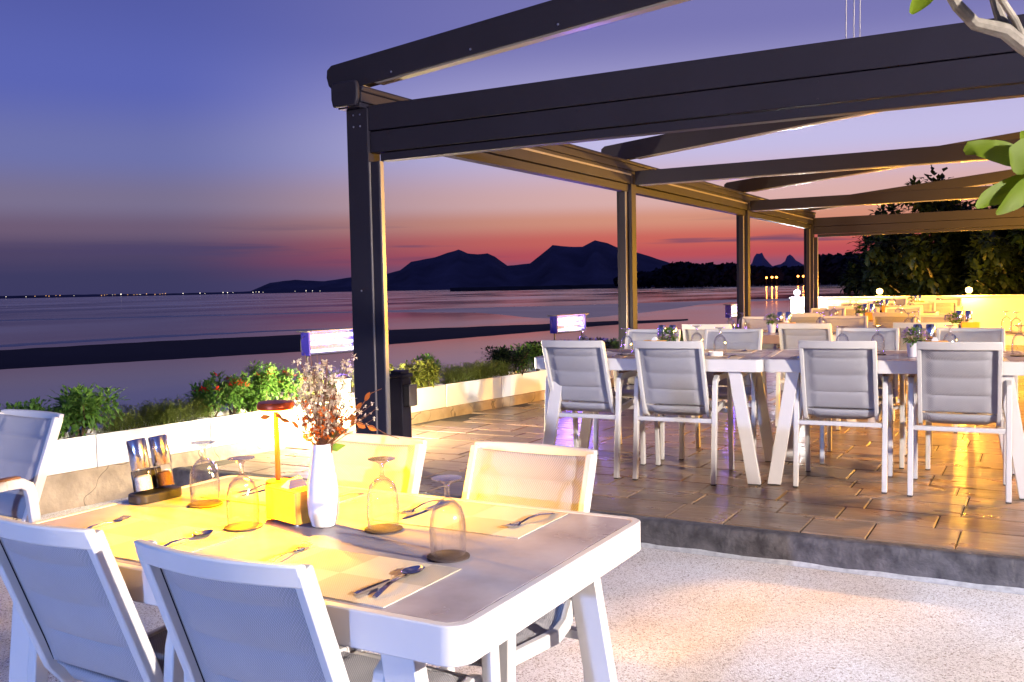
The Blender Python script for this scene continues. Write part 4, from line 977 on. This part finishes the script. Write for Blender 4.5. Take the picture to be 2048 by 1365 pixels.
# ---- dining tables on the terrace
rows = [  # (ordinal, tables [(x, y)], rotation, step-side chairs, wall-side chairs)
    ('first', [(-2.215, 5.89), (-.79, 6.10)], 7, [(-2.58, 5.68), (-1.985, 5.72), (-1.05, 5.90), (-.425, 5.91)], [(-2.55, 6.36), (-1.955, 6.46), (-1.06, 6.66), (-.42, 6.72)]),
    ('second', [(-2.10, 8.62), (-.62, 8.74)], 4, [(-2.47, 8.03), (-1.70, 8.18), (-.87, 8.36)], [(-2.40, 8.98), (-1.66, 9.14), (-.83, 9.34)]),
    ('third', [(-1.80, 11.40)], 4, [(-2.30, 10.85), (-1.40, 10.88)], [(-2.37, 11.95), (-1.52, 12.15)]),
    ('fourth', [(-2.02, 14.2)], 3, [(-2.4, 13.75), (-1.62, 13.8)], [(-2.51, 14.75), (-1.62, 14.8)]),
    ('fifth', [(-1.94, 17.4)], 2, [(-2.39, 16.98), (-1.46, 16.95)], [(-2.4, 17.95), (-1.5, 18.0)]),
]
ordn = ['first', 'second', 'third', 'fourth']
random.seed(21)
for ri, (nm, tbs, rot, near, far) in enumerate(rows):
    for i, (x, y) in enumerate(near): chair(x, y, 0, R(random.uniform(-2, 2)+rot*.5), f'grey sling armchair on the step side of the {nm} terrace row, {ordn[i]} from the sea', CG)
    for i, (x, y) in enumerate(far): chair(x, y, 0, R(180+rot*.6+random.uniform(-2, 2)), f'grey sling armchair on the wall side of the {nm} terrace row, {ordn[i]} from the sea', CG)
    for ti, (x, y) in enumerate(tbs):
        end = 'seaward' if ti == 0 else 'inland'; table(x, y, 0, R(rot), f'pale dining table, {end} one of the {nm} terrace row counted from the step', 'dining tables')
        c, s = math.cos(R(rot)), math.sin(R(rot)); z = TH-.0005
        def L2(a, b_): return (x+a*c-b_*s, y+a*s+b_*c)
        w = f'on the {end} table of the {nm} terrace row'
        gx = {0: ((-.46, -.17), (-.16, -.20), (.22, .15), (.42, -.12)), 1: ((-.30, -.05), (-.10, .02), (.30, .06), (.66, .0))}[ti] if ri == 0 else ((-.40, -.15), (.40, -.15), (-.36, .17), (.34, .16))
        for gi, (a, b_) in enumerate(gx): p = L2(a, b_); goblet(p[0], p[1], z, f'{["first", "second", "third", "fourth"][gi]} from the sea, {end} table, {nm} terrace row' if ri == 0 else f'at the {"step" if b_ < .03 else "wall"}-side {"seaward" if a < 0 else "inland"} seat, {end} table, {nm} terrace row')
        if ri == 0 and ti == 0: pos = ((.06, .02), (-.02, -.02), (.02, .14))
        elif ri == 0: pos = ((.10, -.12), (.215, -.05), (.16, .10))
        else: pos = ((-.06, .0), (.07, .02), (.02, .15))
        p = L2(*pos[0]); pot_plant(p[0], p[1], z, w, ri*10+ti+1)
        p = L2(*pos[1]); napkin_box(p[0], p[1], z, R(rot), w)
        p = L2(*pos[2]); grinders(p[0], p[1], z, R(rot), w)
        if ri < 2:
            for a, side in ((-.36, -1), (.36, -1), (-.36, 1), (.36, 1)):
                wh = f'{w}, {"step" if side < 0 else "wall"} side, {"seaward" if a < 0 else "inland"} seat'
                p = L2(a, side*.27); placemat(p[0], p[1], z, R(rot), 'beige woven mat '+wh)
                cutlery('spoon', L2(a+.15, side*.37), L2(a+.16, side*.18), z+.0024, 'spoon '+wh, 'cutlery')
                cutlery('fork', L2(a-.17, side*.37), L2(a-.17, side*.18), z+.0024, 'fork '+wh, 'cutlery')
o = ob('ashtray', MB().lathe([(0, 0), (.042, 0), (.046, .004), (.046, .028), (.042, .028), (.040, .008), (0, .007)], 24), M_ceram, loc=(-1.80, 5.78, .7502)); tag(o, 'small white round ashtray on the first-row seaward table', 'ashtray')

# ================================================================== TREES
def big_tree(name, label, x, y, h, w, nleaf, seed, mat, group):
    rnd = random.Random(seed); t = empty(name, (x, y, -.3)); tag(t, label, 'tree', group)
    tr_, lf = MB(), MB(); tips = []
    tr_.tube([(0, 0, -.3), (.05, 0, h*.25), (0, .05, h*.5)], [.12, .09, .06], 8)
    for k in range(22):
        a = rnd.uniform(0, 2*PI); b0 = Vector((0, 0, h*rnd.uniform(.12, .5))); tip = Vector((math.cos(a)*w*rnd.uniform(.35, .95), math.sin(a)*w*rnd.uniform(.35, .95), h*rnd.uniform(.22, .98)))
        mid = b0.lerp(tip, .5)+Vector((0, 0, h*.06)); tr_.tube([b0, mid, tip], [.04, .025, .008], 5); tips += [mid, tip, mid.lerp(tip, .5)]
    cl = []
    for k in range(150):
        b0 = rnd.choice(tips); cl.append((b0+Vector((rnd.gauss(0, .2), rnd.gauss(0, .2), rnd.gauss(0, .15)))*w*.6, rnd.uniform(.22, .5)*min(1, w*.5)))
    for k in range(nleaf):
        c, r_ = cl[int(len(cl)*rnd.random())]; v = Vector((rnd.gauss(0, 1), rnd.gauss(0, 1), rnd.gauss(0, 1))).normalized(); q = c+v*r_*rnd.uniform(.3, 1.1); q.z = max(.1, q.z)
        d = (v+Vector((0, 0, -.3))).normalized(); lf.leaf(q, d, Vector((0, 0, 1)), rnd.uniform(.12, .21), rnd.uniform(.09, .14), .2)
    ob('trunk', tr_, M_bark, t); ob('crown', lf, mat, t, smooth=0)
TG = 'dark trees behind the end wall'
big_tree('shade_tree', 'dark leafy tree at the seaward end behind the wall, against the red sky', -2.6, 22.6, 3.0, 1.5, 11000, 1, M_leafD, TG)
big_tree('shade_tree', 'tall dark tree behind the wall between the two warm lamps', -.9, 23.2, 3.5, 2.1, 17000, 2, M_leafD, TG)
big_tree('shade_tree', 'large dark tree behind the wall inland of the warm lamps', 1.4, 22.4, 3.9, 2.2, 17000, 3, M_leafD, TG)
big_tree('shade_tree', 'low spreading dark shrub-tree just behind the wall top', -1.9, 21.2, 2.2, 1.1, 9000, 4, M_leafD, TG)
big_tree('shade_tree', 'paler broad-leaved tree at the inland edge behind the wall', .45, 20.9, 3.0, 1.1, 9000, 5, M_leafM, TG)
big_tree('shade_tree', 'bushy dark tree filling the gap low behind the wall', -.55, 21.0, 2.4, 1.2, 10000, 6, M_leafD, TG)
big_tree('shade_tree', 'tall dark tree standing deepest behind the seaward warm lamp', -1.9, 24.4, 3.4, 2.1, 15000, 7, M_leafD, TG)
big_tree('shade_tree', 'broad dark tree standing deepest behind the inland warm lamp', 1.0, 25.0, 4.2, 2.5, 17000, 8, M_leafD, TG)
# frangipani branch reaching in over the yard
FT = empty('frangipani_tree', (2.4, 3.9, ZG)); tag(FT, 'frangipani tree with grey branches and large yellow-green leaves hanging over the step', 'tree')
base = Vector((2.4, 3.9, ZG))
def fp(px, py, d): return atd(px, py, d)-base
lim = MB()
j1 = fp(2190, 190, 2.75); j0 = fp(2010, 62, 2.68)
lim.tube([(0, 0, -.02), (-.04, 0, .55), (-.3, -.12, .95), (-.8, -.35, 1.35), (j1+Vector((.05, .02, -.06)))], [.085, .075, .062, .05, .036], 12)
ob('trunk', lim, M_bark, FT)
br = lambda pts, rs: ob('branch', MB().tube(pts, rs, 10), M_bark, FT)
br([j1+Vector((.06, .02, -.08)), fp(2110, 130, 2.72), fp(2048, 92, 2.7), j0, fp(1950, 48, 2.68), fp(1915, 12, 2.66), fp(1890, -30, 2.64), fp(1885, -75, 2.63)], [.034, .028, .024, .0225, .018, .0165, .016, .018])
br([fp(2012, 66, 2.68), fp(1995, 20, 2.70), fp(1978, -40, 2.72)], [.018, .014, .013])
br([fp(2052, 92, 2.70), fp(2030, 40, 2.66), fp(1990, -20, 2.62)], [.013, .010, .009])
br([j1+Vector((.05, .0, -.08)), fp(2160, 260, 2.62), fp(2110, 300, 2.56), fp(2085, 320, 2.52)], [.026, .02, .018, .018])
def bigleaf(path, w, tiltv, curl=.18):
    """frangipani leaf along a spine of points; tiltv is the blade's face direction"""
    P = [Vector(p) for p in path]; Ls = [0]
    for a, b_ in zip(P, P[1:]): Ls.append(Ls[-1]+(b_-a).length)
    N, Mx = 22, 8; mb = MB(); rib = []
    for i in range(N+1):
        l = Ls[-1]*i/N; k = min(max(j for j in range(len(Ls)) if Ls[j] <= l+1e-9), len(P)-2); f = (l-Ls[k])/(Ls[k+1]-Ls[k]); p = P[k].lerp(P[k+1], f); t_ = (P[k+1]-P[k]).normalized()
        sd = t_.cross(Vector(tiltv)).normalized(); nn = sd.cross(t_).normalized(); v = i/N
        ww = w*max(.03, math.sin(PI*(v**1.25*.94+.03))**.72); rib.append(p-nn*.0015)
        for j in range(Mx+1):
            u = -1+2*j/Mx; wave = .05*w*math.sin(v*13+u*2)*abs(u); mb.v.append(tuple(p+sd*u*ww+nn*(curl*ww*u*u+wave)))
    for i in range(N):
        for j in range(Mx): mb.f.append((i*(Mx+1)+j, i*(Mx+1)+j+1, (i+1)*(Mx+1)+j+1, (i+1)*(Mx+1)+j))
    lf = ob('leaf', mb, M_plum, FT, smooth=80); ob('midrib', MB().tube(rib, [.003-.0022*i/N for i in range(N+1)], 5), M_vein, lf)
tl = -FW+Vector((0, 0, .5))
c0 = (2085, 320, 2.52)
bigleaf([fp(*c0), fp(2040, 318, 2.50), fp(1985, 305, 2.49), fp(1945, 297, 2.50), fp(1929, 306, 2.51)], .040, tl+RT*.1)
bigleaf([fp(2100, 318, 2.50), fp(2075, 312, 2.46), fp(2048, 318, 2.44), fp(2028, 345, 2.43)], .052, -FW+Vector((0, 0, .2)))
bigleaf([fp(*c0), fp(2050, 365, 2.50), fp(2010, 385, 2.48), fp(1975, 398, 2.47), fp(1952, 415, 2.46)], .030, tl-UP*.3)
bigleaf([fp(*c0), fp(2062, 365, 2.48), fp(2035, 392, 2.46), fp(2012, 412, 2.45), fp(1992, 428, 2.45)], .030, -FW+RT*.5)
bigleaf([fp(*c0), fp(2060, 300, 2.56), fp(2052, 275, 2.58), fp(2046, 262, 2.60)], .022, -FW)
bigleaf([fp(*c0), fp(2110, 380, 2.5), fp(2120, 440, 2.48), fp(2125, 480, 2.47)], .045, -FW)
bigleaf([fp(*c0), fp(2150, 290, 2.5), fp(2200, 280, 2.48), fp(2240, 300, 2.47)], .045, tl)
top = (1885, -75, 2.63)
bigleaf([fp(*top), fp(1872, -40, 2.60), fp(1845, 2, 2.58), fp(1822, 28, 2.57)], .030, -FW-RT*.5+UP*.2)
bigleaf([fp(*top), fp(1905, -60, 2.58), fp(1935, -30, 2.55), fp(1955, -2, 2.54)], .035, tl)
bigleaf([fp(*top), fp(1850, -110, 2.6), fp(1800, -130, 2.6), fp(1760, -120, 2.6)], .04, tl)
bigleaf([fp(*top), fp(1900, -140, 2.6), fp(1930, -190, 2.6), fp(1960, -210, 2.6)], .04, tl)
bigleaf([fp(1990, -20, 2.62), fp(2015, -30, 2.58), fp(2045, -15, 2.55), fp(2065, 4, 2.54)], .035, tl)
bigleaf([fp(1978, -40, 2.72), fp(1985, -90, 2.7), fp(2010, -130, 2.7), fp(2030, -140, 2.7)], .04, tl)

# ================================================================== YARD LIGHTS outside the view
def floodlight(loc, target, Wt, col, label, h, cone):
    t = empty('floodlight', (loc[0], loc[1], ZG)); tag(t, label, 'floodlight')
    ob('pole', MB().tube([(0, 0, 0), (0, 0, h-.12)], .035, 12), M_dark, t); ob('base_plate', MB().box(-.12, .12, -.12, .12, 0, .015), M_dark, t, bevel=.003)
    d = (Vector(target)-Vector((loc[0], loc[1], ZG+h))).normalized(); q = d.to_track_quat('-Z', 'Y').to_matrix().to_4x4(); q.translation = (0, 0, h)
    hd = ob('housing', MB().box(-.16, .16, -.11, .11, .0, .07, q), M_dark, t, bevel=.008); ob('glass', MB().box(-.145, .145, -.095, .095, -.004, -.001, q), M_floodG, hd)
    ob('bracket', MB().tube([(0, 0, h-.14), (0, 0, h-.02)], .02, 8), M_dark, t)
    l = light('flood_light', 'SPOT', Vector((0, 0, h))+d*.03, Wt, col, .12, t, None, cone, .7); l.rotation_euler = d.to_track_quat('-Z', 'Y').to_euler()
floodlight((6.2, 1.0), (-3.4, 3.4, .3), KEY_W, (1, .89, .80), 'warm white floodlight on a pole at the inland side of the yard', 2.9, 78)
floodlight((-.6, -9.0), (-1.5, -3.8, 0), COOL_W, (.25, .43, 1), 'cool white floodlight on a pole behind the yard', 2.3, 46)
def pole_lantern(x, y, label, k=1.):
    t = empty('pole_lantern', (x, y, 0)); tag(t, label, 'lamp', 'amber lanterns along the inland side')
    ob('pole', MB().tube([(0, 0, 0), (0, 0, 1.1)], .025, 10), M_dark, t); ob('globe', MB().lathe([(.04, 1.101), (.10, 1.15), (.12, 1.22), (.10, 1.29), (0, 1.33)], 20), M_lant, t); ob('cap', MB().lathe([(.09, 1.315), (.04, 1.36), (0, 1.37)], 16), M_dark, t)
    l = light('lantern_light', 'SPOT', (-.2, .03, 1.22), YEL_W*k, (1, .48, .05), .1, t, None, 176, .12); l.rotation_euler = Vector((-1, .42, -.2)).to_track_quat('-Z', 'Y').to_euler()
pole_lantern(1.5, 7.7, 'amber pole lantern inland of the second dining row')
pole_lantern(1.0, 14.6, 'amber pole lantern inland of the fourth dining row', 1.6)
pole_lantern(1.2, 11.2, 'amber pole lantern inland of the third dining row', 1.4)
